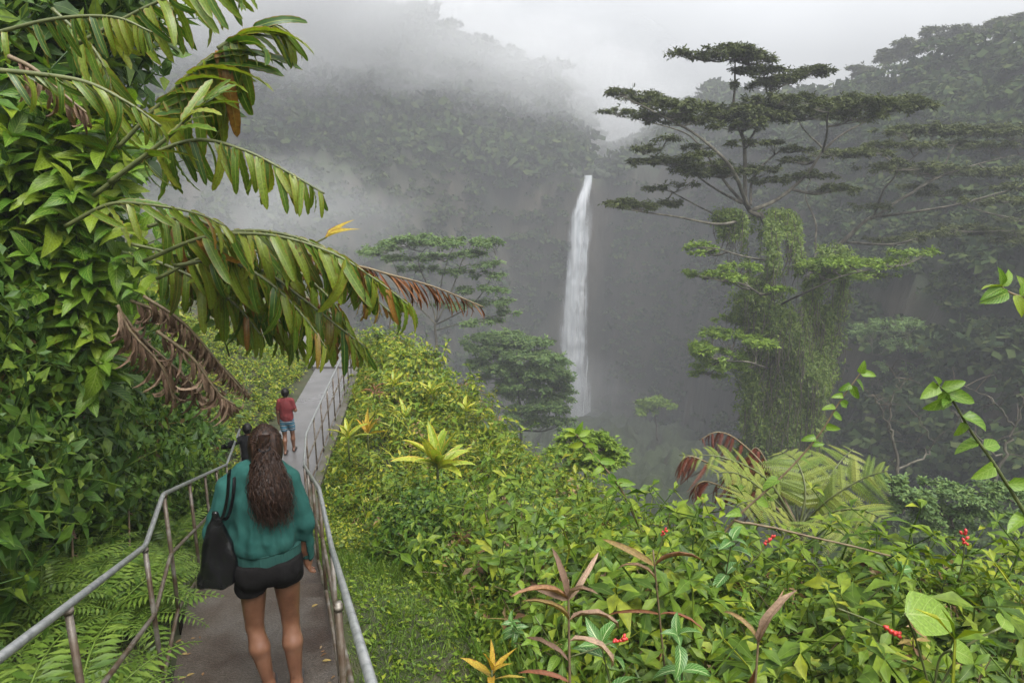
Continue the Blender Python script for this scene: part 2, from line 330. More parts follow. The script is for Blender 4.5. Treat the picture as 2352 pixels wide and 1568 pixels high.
def far_h(az, r):
    c = [np.interp(az, HT[:, 0], HT[:, k]) for k in range(1, 7)]; rz = c[4] * np.tan(np.radians(c[5]))
    p = np.stack([az * 3.1 * r / 200, r * .3], -1)
    jag = 5 * fbm(np.stack([az * .22, az * 0 + 3], -1), 4, 5)
    r0, r1, r2 = c[0] + jag, c[2] + jag, c[4]
    z = np.where(r < r0, np.interp(r, [12, 45], [-9, -26]) * np.clip((r0 - r) / np.maximum(r0 - 45, 1), 0, 1) + c[1] * (1 - np.clip((r0 - r) / np.maximum(r0 - 45, 1), 0, 1)), 0)
    z = np.where(r < 45, np.interp(r, [12, 45], [-9, -26]), z)
    t = np.clip((r - r0) / (r1 - r0), 0, 1); z = np.where((r >= r0) & (r < r1), c[1] + (c[3] - c[1]) * t ** .8, z)
    t2 = np.clip((r - r1) / (r2 - r1), 0, 1); z = np.where(r >= r1, c[3] + (rz - c[3]) * (t2 ** 1.15), z)
    z = np.where(r > r2, rz - (r - r2) * .35, z)
    flat = np.clip(np.abs(az - 6.6) / 1.6, 0, 1) if True else 1
    w = np.clip((r - 40) / 60, 0, 1) * (.15 + .85 * flat)
    return z + w * (3.2 * fbm(p * .35, 4, 2) + 1.3 * fbm(p * 1.3, 3, 8))
azs = np.arange(-78, 78.01, .42); rs = np.concatenate([np.linspace(12, 60, 25), np.linspace(62, 235, 110), np.linspace(238, 520, 50)])
A, RR = np.meshgrid(azs, rs); HZ = far_h(A, RR); ar = np.radians(A)
hills = Geo(); na = len(azs); ii = (np.arange(len(rs) - 1)[:, None] * na + np.arange(na - 1)).ravel()
hills.add(np.stack([RR * np.sin(ar), RR * np.cos(ar), HZ], -1), np.stack([ii, ii + 1, ii + na + 1, ii + na], 1))
# rock where it is steep, forest floor elsewhere
m, n, l, b = mat_new('gorge_slopes'); ge = n.new('ShaderNodeNewGeometry'); sx = n.new('ShaderNodeSeparateXYZ'); l.new(ge.outputs['Normal'], sx.inputs[0])
tcn = n.new('ShaderNodeTexCoord'); mp = n.new('ShaderNodeMapping'); mp.inputs['Scale'].default_value = (1, 1, .3); l.new(tcn.outputs['Object'], mp.inputs[0])
no = n.new('ShaderNodeTexNoise'); no.inputs['Scale'].default_value = .09; no.inputs['Detail'].default_value = 12; no.inputs['Roughness'].default_value = .7; l.new(mp.outputs[0], no.inputs[0])
r1 = ramp(n, [(.010, .015, .007), (.030, .028, .016), (.062, .050, .032)], [.36, .5, .68]); r2 = ramp(n, [(.010, .016, .006), (.03, .042, .014)], [.35, .65]); l.new(no.outputs[0], r1.inputs[0]); l.new(no.outputs[0], r2.inputs[0])
sf = n.new('ShaderNodeMapRange'); sf.inputs[1].default_value = .72; sf.inputs[2].default_value = .45
l.new(math_(n, l, 'ADD', sx.outputs[2], math_(n, l, 'MULTIPLY', math_(n, l, 'SUBTRACT', no.outputs[0], .5), .5)), sf.inputs[0])
mx = n.new('ShaderNodeMixRGB'); l.new(sf.outputs[0], mx.inputs[0]); l.new(r2.outputs[0], mx.inputs[1]); l.new(r1.outputs[0], mx.inputs[2]); l.new(mx.outputs[0], b.inputs['Base Color']); b.inputs['Roughness'].default_value = .9
bp = n.new('ShaderNodeBump'); bp.inputs['Distance'].default_value = 1.5; bp.inputs['Strength'].default_value = .8; l.new(no.outputs[0], bp.inputs['Height']); l.new(bp.outputs[0], b.inputs['Normal'])
tag(hills.build('hills', m), kind='structure')
def polar(az, r): a = np.radians(az); return np.stack([r * np.sin(a), r * np.cos(a), far_h(az, r)], -1)

# ---- the air: one box of even haze round everything, and banks of thicker mist drifting in the gorge
def volume_mat(name, col, dens, aniso=0.):
    m = bpy.data.materials.new(name); m.use_nodes = True; nt = m.node_tree; nt.nodes.remove(nt.nodes['Principled BSDF'])
    v = nt.nodes.new('ShaderNodeVolumePrincipled'); v.inputs['Color'].default_value = (*col, 1); v.inputs['Density'].default_value = dens; v.inputs['Anisotropy'].default_value = aniso
    nt.links.new(v.outputs[0], nt.nodes['Material Output'].inputs['Volume']); return m
hz = Geo(); hz.add(*box((0, 220, 4), (1300, 760, 190)))
tag(hz.build('haze', volume_mat('haze_air', HAZE_COL, HAZE_DENSITY), smooth=False), kind='stuff')

def mist(az, r, z, rad, dens, seed):
    m = volume_mat('drifting_mist', (.93, .945, .96), 0.); nt = m.node_tree; n, l = nt.nodes, nt.links; v = next(x for x in n if x.type == 'PRINCIPLED_VOLUME')
    tc_ = n.new('ShaderNodeTexCoord'); ln = n.new('ShaderNodeVectorMath'); ln.operation = 'LENGTH'; l.new(tc_.outputs['Object'], ln.inputs[0]); no_ = n.new('ShaderNodeTexNoise'); no_.inputs['Scale'].default_value = 1.9; no_.inputs['Detail'].default_value = 3; l.new(tc_.outputs['Object'], no_.inputs['Vector'])
    e = math_(n, l, 'SUBTRACT', 1.0, ln.outputs['Value']); f = math_(n, l, 'MAXIMUM', math_(n, l, 'ADD', e, math_(n, l, 'MULTIPLY', math_(n, l, 'SUBTRACT', no_.outputs[0], .55), 1.6)), 0.); f = math_(n, l, 'MULTIPLY', math_(n, l, 'MULTIPLY', f, math_(n, l, 'MINIMUM', math_(n, l, 'MULTIPLY', e, 3.), 1.)), dens); l.new(f, v.inputs['Density'])
    bm = bmesh.new(); bmesh.ops.create_icosphere(bm, subdivisions=3, radius=1); me = bpy.data.meshes.new('mist'); bm.to_mesh(me); bm.free(); me.materials.append(m); o = bpy.data.objects.new('mist', me); LK(o); a = math.radians(az)
    o.location = (r * math.sin(a), r * math.cos(a), z); o.rotation_euler = (0, 0, -a); o.scale = rad; tag(o, kind='stuff')
mist(-15, 235, 50, (72, 50, 42), .055, 1)
mist(-1, 252, 36, (66, 30, 27), .050, 6)
mist(-21, 165, -10, (46, 40, 22), .016, 2)
mist(5, 280, 28, (50, 50, 28), .034, 3)
mist(-22, 215, 50, (60, 45, 42), .045, 5)
mist(5.5, 205, -68, (26, 12, 24), .022, 4)

# ---- path: two flights of long steps, a landing between them, then the level boardwalk
def pquad(g, y0, y1, z, th=.14, hw=HW, n=6):
    """a slab of the path from y0 to y1 with its top at z"""
    ys = np.linspace(y0, y1, n); V = []
    for y in ys:
        c = np.array([xc(y), y, z])
        for k, dz in ((-1, 0), (1, 0), (1, -th), (-1, -th)): V.append(c + np.array([k * hw, 0, dz]))
    V = np.array(V); Q = []
    for i in range(n - 1):
        a, b_ = 4 * i, 4 * i + 4
        for j in range(4): Q.append((a + j, a + (j + 1) % 4, b_ + (j + 1) % 4, b_ + j))
    Q += [(0, 3, 2, 1), (4 * n - 4, 4 * n - 3, 4 * n - 2, 4 * n - 1)]
    g.add(V, Q)
path = thing('path', None, None); path['kind'] = 'structure'
def flight(y0, y1, z0, z1, n):
    for k in range(n):
        a, b_ = y0 + (y1 - y0) * k / n, y0 + (y1 - y0) * (k + 1) / n
        g = Geo(); pquad(g, a, b_ + .012, z0 + (z1 - z0) * (k + 1) / (n + 0), .30, n=3); o = g.build('step', M['concrete_dark' if y0 > 0 else 'concrete'], path, smooth=False)
flight(-3.4, 3.35, -.286, -2.94 + .0, 16)
g = Geo(); pquad(g, 3.36, 4.38, -2.945, .2, n=4); g.build('landing', M['concrete'], path, smooth=False)
flight(4.37, 8.67, -2.945, -4.64, 10)
g = Geo(); pquad(g, 8.68, 16.55, -4.644, .16, n=24); g.build('walkway', M['boards'], path, smooth=False)
g = Geo(); pquad(g, 16.57, 30, -4.60, .2, n=20, hw=.56); g.build('far_walkway', M['boards'], path, smooth=False)
g = Geo()
def edge_pts(off, y0, y1, n=30):
    ys = np.linspace(y0, y1, n); return np.stack([xc(ys) + off, ys, gz(ys)], 1)
for off in (HW + .07,):
    P = edge_pts(off, 8.5, 16.5, 24)
    V = np.concatenate([[p + [-.06, 0, -.5], p + [-.06, 0, .05], p + [.07, 0, .05], p + [.07, 0, -.5]] for p in P]); Q = [(4 * i + j, 4 * i + j + 1, 4 * i + j + 5, 4 * i + j + 4) for i in range(len(P) - 1) for j in range(3)]
    Q += [(3, 2, 1, 0)]; g.add(V, Q)
g.build('kerb', M['kerb'], path, smooth=False)

# ---- handrails
def railing(name, label, runs, posts, bottoms, rad=.024):
    """runs: list of (height, points on the ground, material, part name, radius)"""
    p0 = runs[0][1][0]; t = thing(name, label, 'handrail', p0)
    for h, P, mt, nm, rd in runs:
        g = Geo(); P = np.array(P) + [0, 0, h]; D = [P[0]]
        for i in range(1, len(P) - 1):                  # short bend at each corner
            a, b_ = unit(P[i - 1] - P[i]), unit(P[i + 1] - P[i]); D += [P[i] + a * .05, P[i] + (a + b_) * .012, P[i] + b_ * .05]
        D.append(P[-1]); g.add(*tube(np.array(D), rd, 12)); g.build(nm, mt, t)
    for q, top in posts:
        g = Geo(); g.add(*tube(np.array([[q[0], q[1], q[2] - .15], [q[0], q[1], q[2] + .4], [q[0], q[1], q[2] + top]]), .0135, 10)); 
        g.add(*tube(np.array([[q[0], q[1], q[2] + top - .03], [q[0], q[1], q[2] + top - .012]]), [.0185, .0185], 10)); g.build('post', M['rusty'], t)
    return t
zr = lambda y: np.interp(y, [-4, 3.45, 4.1, 8.45, 40], [-.02, -2.94, -2.94, -4.64, -4.64])
def gp(y, off): return np.array([xc(y) + (off if off < 0 else np.interp(y, [1.4, 3.4], [.405, .505])), y, zr(y)])
HR = .95
LO, RO = -.525, .525
def pts(ys, off): return [gp(y, off) for y in ys]
yl = [-1.5, 3.42, 4.08, 8.45, 9.75]
postsL = [(gp(y, LO), HR) for y in (.6, 2.15, 3.40, 4.10, 5.2, 6.2, 7.2, 8.4, 9.7)]
railing('handrail', 'grey pipe handrail on the fern side of the steps, down to the dark-shirted child',
        [(HR, pts(yl, LO), M['steel'], 'top_rail', .0148), (.52, pts(yl, LO), M['rusty'], 'middle_rail', .0125), (.10, pts(yl, LO), M['rusty'], 'bottom_rail', .0125)], postsL, None)
yr = [-1.5, 3.40, 4.4, 8.3, 9.55, 11, 12.5, 14, 15.6]
postsR = [(gp(y, RO), HR) for y in (.6, 2.2, 3.35, 4.45, 5.6, 6.9, 8.25, 9.55, 10.3, 11.05, 11.8, 12.6, 13.4, 14.2, 15.0, 15.6)]
railing('handrail', 'long pipe handrail beside the grass strip, running on along the level walkway',
        [(HR, pts(yr, RO), M['steel'], 'top_rail', .0148), (.56, pts(yr, RO), M['rusty'], 'middle_rail', .0125), (.14, pts(yr, RO), M['rusty'], 'bottom_rail', .0125)], postsR, None)

# ---- waterfall: a lumpy veil of falling water with separate strands, from the lip at eye level into the gorge
WY = 219.5
Lw = np.array([[404, 1342], [412, 1344], [430, 1336], [460, 1322], [500, 1309], [560, 1305], [620, 1299], [700, 1286], [780, 1279], [830, 1276], [900, 1286], [960, 1288]])
Rw = np.array([[404, 1360], [412, 1358], [450, 1352], [490, 1347], [540, 1342], [600, 1336], [700, 1333], [760, 1333], [830, 1338], [900, 1346], [960, 1352]])
fall = thing('waterfall', None, None, at(1352, 404, WY)); fall['kind'] = 'structure'
fall['label'] = 'tall white waterfall dropping from the rim into the misty gorge'
m, n, l, b = mat_new('falling_water'); tcn = n.new('ShaderNodeTexCoord'); mp = n.new('ShaderNodeMapping'); mp.inputs['Scale'].default_value = (1.0, .3, .055); l.new(tcn.outputs['Object'], mp.inputs[0])
no = n.new('ShaderNodeTexNoise'); no.inputs['Scale'].default_value = 1.0; no.inputs['Detail'].default_value = 7; no.inputs['Roughness'].default_value = .65; l.new(mp.outputs[0], no.inputs[0])
rr = ramp(n, [(.40, .43, .46), (.58, .60, .62)], [.36, .62]); l.new(no.outputs[0], rr.inputs[0]); l.new(rr.outputs[0], b.inputs['Base Color']); b.inputs['Roughness'].default_value = .8; b.inputs['Specular IOR Level'].default_value = .1
uv = n.new('ShaderNodeUVMap'); su = n.new('ShaderNodeSeparateXYZ'); l.new(uv.outputs[0], su.inputs[0])
du = math_(n, l, 'MULTIPLY', math_(n, l, 'ABSOLUTE', math_(n, l, 'SUBTRACT', su.outputs[0], .5)), 2.)
ed = n.new('ShaderNodeMapRange'); ed.interpolation_type = 'SMOOTHSTEP'; ed.inputs[1].default_value = 1.02; ed.inputs[2].default_value = .35; l.new(math_(n, l, 'ADD', du, math_(n, l, 'MULTIPLY', math_(n, l, 'SUBTRACT', no.outputs[0], .5), 1.5)), ed.inputs[0])
fd = n.new('ShaderNodeMapRange'); fd.inputs[1].default_value = 0; fd.inputs[2].default_value = 1; fd.inputs[3].default_value = 1.; fd.inputs[4].default_value = .6; l.new(su.outputs[1], fd.inputs[0])
oi = n.new('ShaderNodeObjectInfo'); tp = n.new('ShaderNodeMapRange'); tp.inputs[1].default_value = 0; tp.inputs[2].default_value = .22; l.new(su.outputs[1], tp.inputs[0])
top_ = math_(n, l, 'MAXIMUM', tp.outputs[0], math_(n, l, 'GREATER_THAN', oi.outputs['Object Index'], .5))
al = n.new('ShaderNodeClamp'); l.new(math_(n, l, 'MULTIPLY', math_(n, l, 'MULTIPLY', ed.outputs[0], fd.outputs[0]), top_), al.inputs[0]); tb = n.new('ShaderNodeBsdfTransparent'); ms = n.new('ShaderNodeMixShader'); l.new(al.outputs[0], ms.inputs[0]); l.new(tb.outputs[0], ms.inputs[1]); l.new(b.outputs[0], ms.inputs[2]); l.new(ms.outputs[0], n['Material Output'].inputs[0])
M['water'] = m
def veil(name, lw, rw, dy, y0, y1, amp=1.2, nn=90, mm=22):
    g = Geo(); V, U = [], []
    ysw = np.linspace(y0, y1, nn)
    for i, py in enumerate(ysw):
        a, b_ = np.interp(py, lw[:, 0], lw[:, 1]), np.interp(py, rw[:, 0], rw[:, 1])
        a += 1.6 * vnoise([py * .06, 1.], 4) * min(1, i / 8); b_ += 1.6 * vnoise([py * .05, 5.], 6) * min(1, i / 8)
        for j in range(mm):
            u = j / (mm - 1); q = at(a + (b_ - a) * u, py, WY + dy); q[1] += -1.1 * math.sin(math.pi * u) - amp * fbm([u * 4 + 7, py * .03], 3, 2) - 2.2 * min(1, (py - y0) / 60); V.append(q); U.append((u, (py - y0) / (y1 - y0)))
    g.add(V, [(i * mm + j, i * mm + j + 1, (i + 1) * mm + j + 1, (i + 1) * mm + j) for i in range(nn - 1) for j in range(mm - 1)], U)
    return g.build(name, M['water'], fall)
veil('main_fall', np.c_[Lw[:, 0], Lw[:, 1] - 3], np.c_[Rw[:, 0], Rw[:, 1] + 3], -4, 403, 965, .4).pass_index = 1
veil('spray_veil', np.c_[Lw[:, 0], Lw[:, 1] + 14], np.c_[Rw[:, 0], Rw[:, 1] + 16], -2.0, 470, 965, .4)
veil('side_trickle', np.array([[800, 1347.], [830, 1347], [870, 1341], [920, 1337], [960, 1333]]), np.array([[800, 1349.], [830, 1351], [870, 1346], [920, 1341], [960, 1338]]), -5, 800, 965, .3, 50, 5)
# a few boulders at the lip
for k, (px, py, s_) in enumerate([(1376, 399, 2.2), (1330, 402, 1.5), (1392, 404, 1.6)]):
    bm = bmesh.new(); bmesh.ops.create_icosphere(bm, subdivisions=3, radius=1)
    for v in bm.verts: v.co *= 1 + .22 * fbm(np.array(v.co) * 1.6 + k, 3, k); v.co.z *= .7
    me = bpy.data.meshes.new('boulder'); bm.to_mesh(me); bm.free(); me.materials.append(M['forest_floor']); o = bpy.data.objects.new('boulder', me); o.location = at(px, py, WY + 2); o.scale = (s_,) * 3; LK(o)
    tag(o, ['largest dark boulder just right of the waterfall lip', 'small dark boulder just left of the waterfall lip', 'low boulder on the rim a few metres right of the lip'][k], 'boulder')

# ================================================================ FOREST ON THE GORGE SIDES
def clump_tpl(nq, flat, leafs, seed):
    """a tree crown: leaf-spray quads on and inside an uneven flattened dome"""
    r_ = np.random.default_rng(seed); g = Geo(); d = unit(r_.normal(size=(nq, 3))); d[:, 2] = np.abs(d[:, 2]) * 1.0 - .25; rad = (.55 + .45 * r_.random(nq) ** .5) * (1 + .35 * vnoise(d * 2.3, seed))
    P = d * rad[:, None]; P[:, 2] *= flat
    q = leaf(1, .62, 1, .2, .5, kind='lance'); q = (q[0][[0, 2, 5, 3]], np.array([(0, 1, 2, 3)]), q[2][[0, 2, 5, 3]])
    q = (np.array([[-.30, 0, 0], [.30, .1, 0], [.22, 1, -.15], [-.25, .85, -.1]]), np.array([(0, 1, 2, 3)]), np.zeros((4, 2)))
    dd = unit(d * .7 + r_.normal(size=(nq, 3)) * .6 + [0, 0, -.1]); g.many(q, frames(P - dd * leafs / 2, dd, unit(d + [0, 0, .8] + r_.normal(size=(nq, 3)) * .5), leafs * (.7 + .6 * r_.random(nq))))
    return g.tpl()
CL = [clump_tpl(58, .62, .43, 40 + k) for k in range(4)] + [clump_tpl(40, .75, .50, 60 + k) for k in range(2)]
CL += [clump_tpl(140, .62, .26, 80 + k) for k in range(3)]
def scatter_forest(name, az0, az1, f0, f1, n, s0, s1, tid, rim=True, seed=1):
    """crowns over the slope between fractions f0..f1 of the way rim->ridge (rim=True) or foot->rim"""
    r_ = np.random.default_rng(seed); az = r_.uniform(az0, az1, n); f = r_.uniform(f0, f1, n)
    a, b_ = (3, 5) if rim else (1, 3)
    ra, rb = np.interp(az, HT[:, 0], HT[:, a]), np.interp(az, HT[:, 0], HT[:, b_]); r = ra + (rb - ra) * f; P = polar(az, r)
    g = Geo(); k = r_.integers(0, len(tid), n); sc = r_.uniform(s0, s1, n) * (.7 + .6 * r_.random(n)); th = r_.uniform(0, 2 * math.pi, n)
    for j, t in enumerate(tid):
        s_ = k == j; d = np.stack([np.cos(th[s_]), np.sin(th[s_]), 0 * th[s_]], 1); g.many(CL[t], frames(P[s_] + np.array([0, 0, .45]) * sc[s_][:, None], d, (0, 0, 1), sc[s_]))
    return tag(g.build(name, M['forest']), kind='stuff')
scatter_forest('forest', -34, 6, .0, 1.02, 1500, 3.0, 6.0, [0, 1, 2, 3], True, 1)
scatter_forest('forest', 7, 25, .0, 1.02, 520, 2.5, 5.0, [0, 1, 2, 3], True, 2)
scatter_forest('forest', 22, 42, .0, 1.0, 340, 2.5, 4.6, [6, 7, 8], True, 3)
scatter_forest('forest', 18, 42, -.55, 1.0, 800, 1.8, 3.6, [6, 7, 8], False, 4)
scatter_forest('cliff_foliage', -34, 4.6, .05, 1.0, 1400, .9, 2.6, [4, 5], False, 5)
scatter_forest('cliff_foliage', 8.2, 20, .0, 1.0, 900, .6, 2.2, [4, 5], False, 6)

# ================================================================ TREES
def spray_tpl(k, seed, L=.16, W=.075):
    """a leafy twig end: k leaflets fanned in a flat spray, one quad each"""
    r_ = np.random.default_rng(seed); g = Geo(); q = (np.array([[-.5, 0, 0], [.5, 0, 0], [.32, 1, -.12], [-.32, 1, -.12]]) * [W, L, L], np.array([(0, 1, 2, 3)]), np.array([[0, 0], [1, 0], [1, 1], [0, 1.]]))
    a = np.linspace(-1.25, 1.25, k) + r_.normal(0, .2, k); d = np.stack([np.sin(a), np.cos(a), r_.normal(-.1, .22, k)], 1)
    g.many(q, frames(np.stack([0 * a, .25 * np.cos(a) * 0 + r_.uniform(-.1, .2, k), r_.normal(0, .04, k)], 1), d, r_.normal(size=(k, 3)) * .35 + [0, 0, 1], .6 + .6 * r_.random(k))); return g.tpl()
SPR = [spray_tpl(4, s) for s in range(5)]
def umbrella_tree(label, base, limbs, pads, Y, leaf_m, bark_m, group=None, name='umbrella_tree', dens=1., bright=(), bright_m=None, lsc=1., seed=1, depth=.8):
    r_ = np.random.default_rng(seed); t = thing(name, label, 'tree', base, group); sc = Y / F
    wood = Geo(); skel = []
    for P, r0, r1 in limbs:
        W = spline([at(p[0], p[1], Y + (p[2] if len(p) > 2 else 0)) for p in P], 26); W += np.stack([vnoise(np.c_[W[:, 2] * .8, W[:, 0] * .3 + k], k) for k in range(3)], 1) * .10
        wood.add(*tube(W, np.linspace(r0 * .62, r1 * .45, 26), 8)); skel += [(W[i], r0 + (r1 - r0) * i / 25) for i in range(4, 26)]
    wood.build('trunk', bark_m, t)
    SP = np.array([s[0] for s in skel]); SR = np.array([s[1] for s in skel])
    tw = Geo()
    for plist, lm, nm in ((pads, leaf_m, 'crown'), (bright, bright_m, 'young_foliage')):
        if not plist: continue
        leafs = Geo()
        for px, py, hw, th in plist:
            near_ = min(((px - p[0]) ** 2 + 4 * (py - p[1]) ** 2, (p[2] if len(p) > 2 else 0)) for L_ in limbs for p in L_[0])[1]; dY = .7 * near_ + r_.uniform(-1, 1) * min(hw * sc * .9, 2.6); C = at(px, py, Y + dY); a, h = hw * sc, max(th * sc * .85, .22); n = int(dens * (hw * th / 1.15 + 28))
            m_ = max(4, int(hw * max(th, 8) / 34)); rs = 1.12 * r_.random(m_) ** .6; ts = r_.uniform(0, 2 * math.pi, m_)          # the pad is made of small flat clusters at the twig ends
            cu = np.stack([rs * np.cos(ts), rs * np.sin(ts) * depth], 1); cz = (1 - rs ** 2) * h * .5 - h * .35 + r_.normal(0, .28, m_) * h; Cc = C + np.stack([cu[:, 0] * a, cu[:, 1] * a, cz], 1); cr_ = a * r_.uniform(.11, .27, m_) * min(1.3, 40 / max(hw, 25))
            k_ = r_.integers(0, m_, n); o_ = r_.normal(0, .55, (n, 3)) * [1, 1, .22]; Pp = Cc[k_] + o_ * cr_[k_][:, None]; u = cu[k_] + o_[:, :2] * .4; rho = rs[k_]
            low = C - [0, 0, h * .9]; cand = SP - C; sco = np.linalg.norm(cand * [1, .6, 1], axis=1) + np.maximum(cand[:, 2] + h * .4, 0) * 1.5; i = int(np.argmin(sco)); A0, ra = SP[i], min(SR[i] * .7, .12)
            mid = A0 + (low - A0) * .55 - [0, 0, .1 * np.linalg.norm(low - A0)] ; B = spline([A0, mid, low], 9); tw.add(*tube(B, np.linspace(ra, .035, 9), 5, False))
            for j in range(m_):                                    # twigs fan out from the limb's end to each cluster
                s0 = B[r_.integers(2, 9)]; e = Cc[j]; tw.add(*tube(spline([s0, s0 * .45 + e * .55 - [0, 0, h * .25], e], 6), np.linspace(.026, .010, 6), 3, False))
            d = np.stack([u[:, 0], u[:, 1], -.12 + 0 * rho], 1) + r_.normal(0, .8, (n, 3)) * [1, 1, .6]
            Ms = frames(Pp, d, r_.normal(0, .25, (n, 3)) + [0, 0, 1], lsc * (.7 + .7 * r_.random(n))); k = r_.integers(0, 5, n)
            for q in range(5): leafs.many(SPR[q], Ms[k == q])
        tag(leafs.build(nm, lm, t), kind='stuff')
    tag(tw.build('branches', bark_m, t), kind='stuff')
    return t
def at0(px, py, Y): return tuple(at(px, py, Y))

# --- the tall umbrella tree right of the waterfall
Y1 = 46.
limbs1 = [([(1800, 1120), (1775, 900), (1768, 700), (1768, 560), (1745, 490)], .75, .34),
  ([(1745, 500), (1716, 470), (1712, 330), (1688, 265), (1690, 200), (1688, 150), (1680, 125)], .27, .06),
  ([(1712, 335, 0), (1742, 292, 1), (1757, 230, 1.5), (1800, 195, 2), (1850, 165, 2)], .14, .05),
  ([(1722, 480), (1690, 400, -2), (1650, 350, -3), (1570, 292, -3), (1500, 255, -4), (1425, 222, -4)], .22, .05),
  ([(1716, 470), (1670, 420, 2), (1610, 335, 4), (1560, 298, 5), (1440, 268, 5)], .20, .05),
  ([(1725, 485), (1790, 455, 1), (1850, 405, 2), (1890, 345, 2), (1950, 300, 3), (2030, 262, 3), (2120, 240, 4)], .24, .05),
  ([(1888, 348, 2), (1900, 300, 0), (1906, 262, -1), (1930, 240, -2)], .15, .05),
  ([(1890, 340, 2), (1850, 300, 5), (1830, 262, 6)], .12, .05),
  ([(1720, 500), (1650, 512, -2), (1560, 500, -2), (1480, 488, -2), (1415, 476, -2)], .17, .05),
  ([(1705, 465), (1640, 430, 3), (1570, 385, 5), (1480, 352, 5)], .17, .05),
  ([(1660, 500), (1600, 470, 4), (1540, 440, 4), (1500, 432, 4)], .12, .05),
  ([(1725, 470), (1735, 400, 4), (1790, 345, 6), (1815, 340, 7), (1880, 360, 7)], .16, .05),
  ([(1768, 700), (1715, 655, -5), (1660, 645, -4), (1605, 632, -4)], .13, .04),
  ([(1790, 700), (1860, 668, -4), (1940, 632, -5), (2060, 612, -5)], .14, .04),
  ([(1770, 850), (1720, 830, -6), (1660, 828, -4), (1605, 812, -4)], .12, .04),
  ([(1770, 600), (1700, 590, -4), (1640, 572, -5), (1600, 566, -5)], .12, .04)]
pads1 = [(1580, 121, 34, 9), (1672, 108, 48, 20), (1700, 118, 45, 22), (1738, 126, 34, 24), (1755, 156, 46, 13), (1712, 160, 30, 12), (1620, 128, 26, 8), (1785, 178, 44, 18), (1850, 163, 42, 20), (1888, 157, 22, 12), (1690, 190, 18, 5), (1770, 190, 40, 10),
  (1438, 210, 40, 9), (1415, 252, 36, 10), (1490, 222, 50, 16), (1480, 265, 44, 10), (1550, 240, 62, 22), (1560, 270, 60, 10), (1620, 250, 66, 26), (1690, 252, 70, 26), (1740, 262, 60, 22), (1780, 226, 62, 15), (1810, 250, 70, 22), (1740, 240, 50, 14), (1865, 255, 70, 24), (1850, 222, 50, 10), (1930, 234, 70, 24), (1990, 228, 60, 18), (2030, 240, 66, 20), (2085, 230, 60, 20), (2120, 240, 34, 15), (1960, 262, 60, 12), (1700, 285, 60, 10),
  (1530, 318, 32, 6), (1475, 340, 34, 11), (1500, 365, 54, 15), (1550, 368, 54, 12), (1580, 385, 50, 14), (1620, 352, 40, 8), (1640, 395, 46, 12), (1690, 388, 50, 10), (1600, 335, 30, 6), (1650, 372, 40, 8),
  (1428, 464, 38, 13), (1470, 470, 50, 12), (1520, 462, 46, 8), (1505, 430, 26, 5), (1560, 425, 40, 6), (1740, 385, 46, 12), (1720, 325, 40, 6), (1780, 325, 34, 7), (1830, 340, 36, 8), (1860, 400, 56, 12), (1920, 430, 54, 10), (1830, 365, 44, 8), (1770, 410, 44, 9)]
bright1 = [(1612, 562, 28, 9), (1628, 576, 34, 9), (1610, 625, 38, 9), (1660, 632, 50, 12), (1690, 642, 30, 12), (1870, 612, 42, 10), (1910, 600, 56, 11), (1960, 600, 60, 10), (2010, 602, 50, 9), (2050, 596, 34, 8), (2000, 628, 46, 9), (1900, 628, 40, 8), (2100, 578, 55, 7), (1785, 660, 32, 7), (1700, 610, 40, 10),
  (1640, 758, 34, 8), (1690, 764, 46, 9), (1610, 792, 34, 14), (1650, 808, 46, 14), (1630, 826, 40, 12), (1700, 838, 40, 9), (1740, 780, 40, 12), (1625, 855, 34, 7), (1680, 730, 40, 6)]
umbrella_tree('tall flat-topped umbrella tree in layers, its trunk wrapped in creeper, right of the waterfall', at0(1800, 1120, Y1), limbs1, pads1, Y1, M['canopy'], M['bark'], 'umbrella trees in the gorge', bright=bright1, bright_m=M['canopy_bright'], seed=3, dens=.75, lsc=1.1)

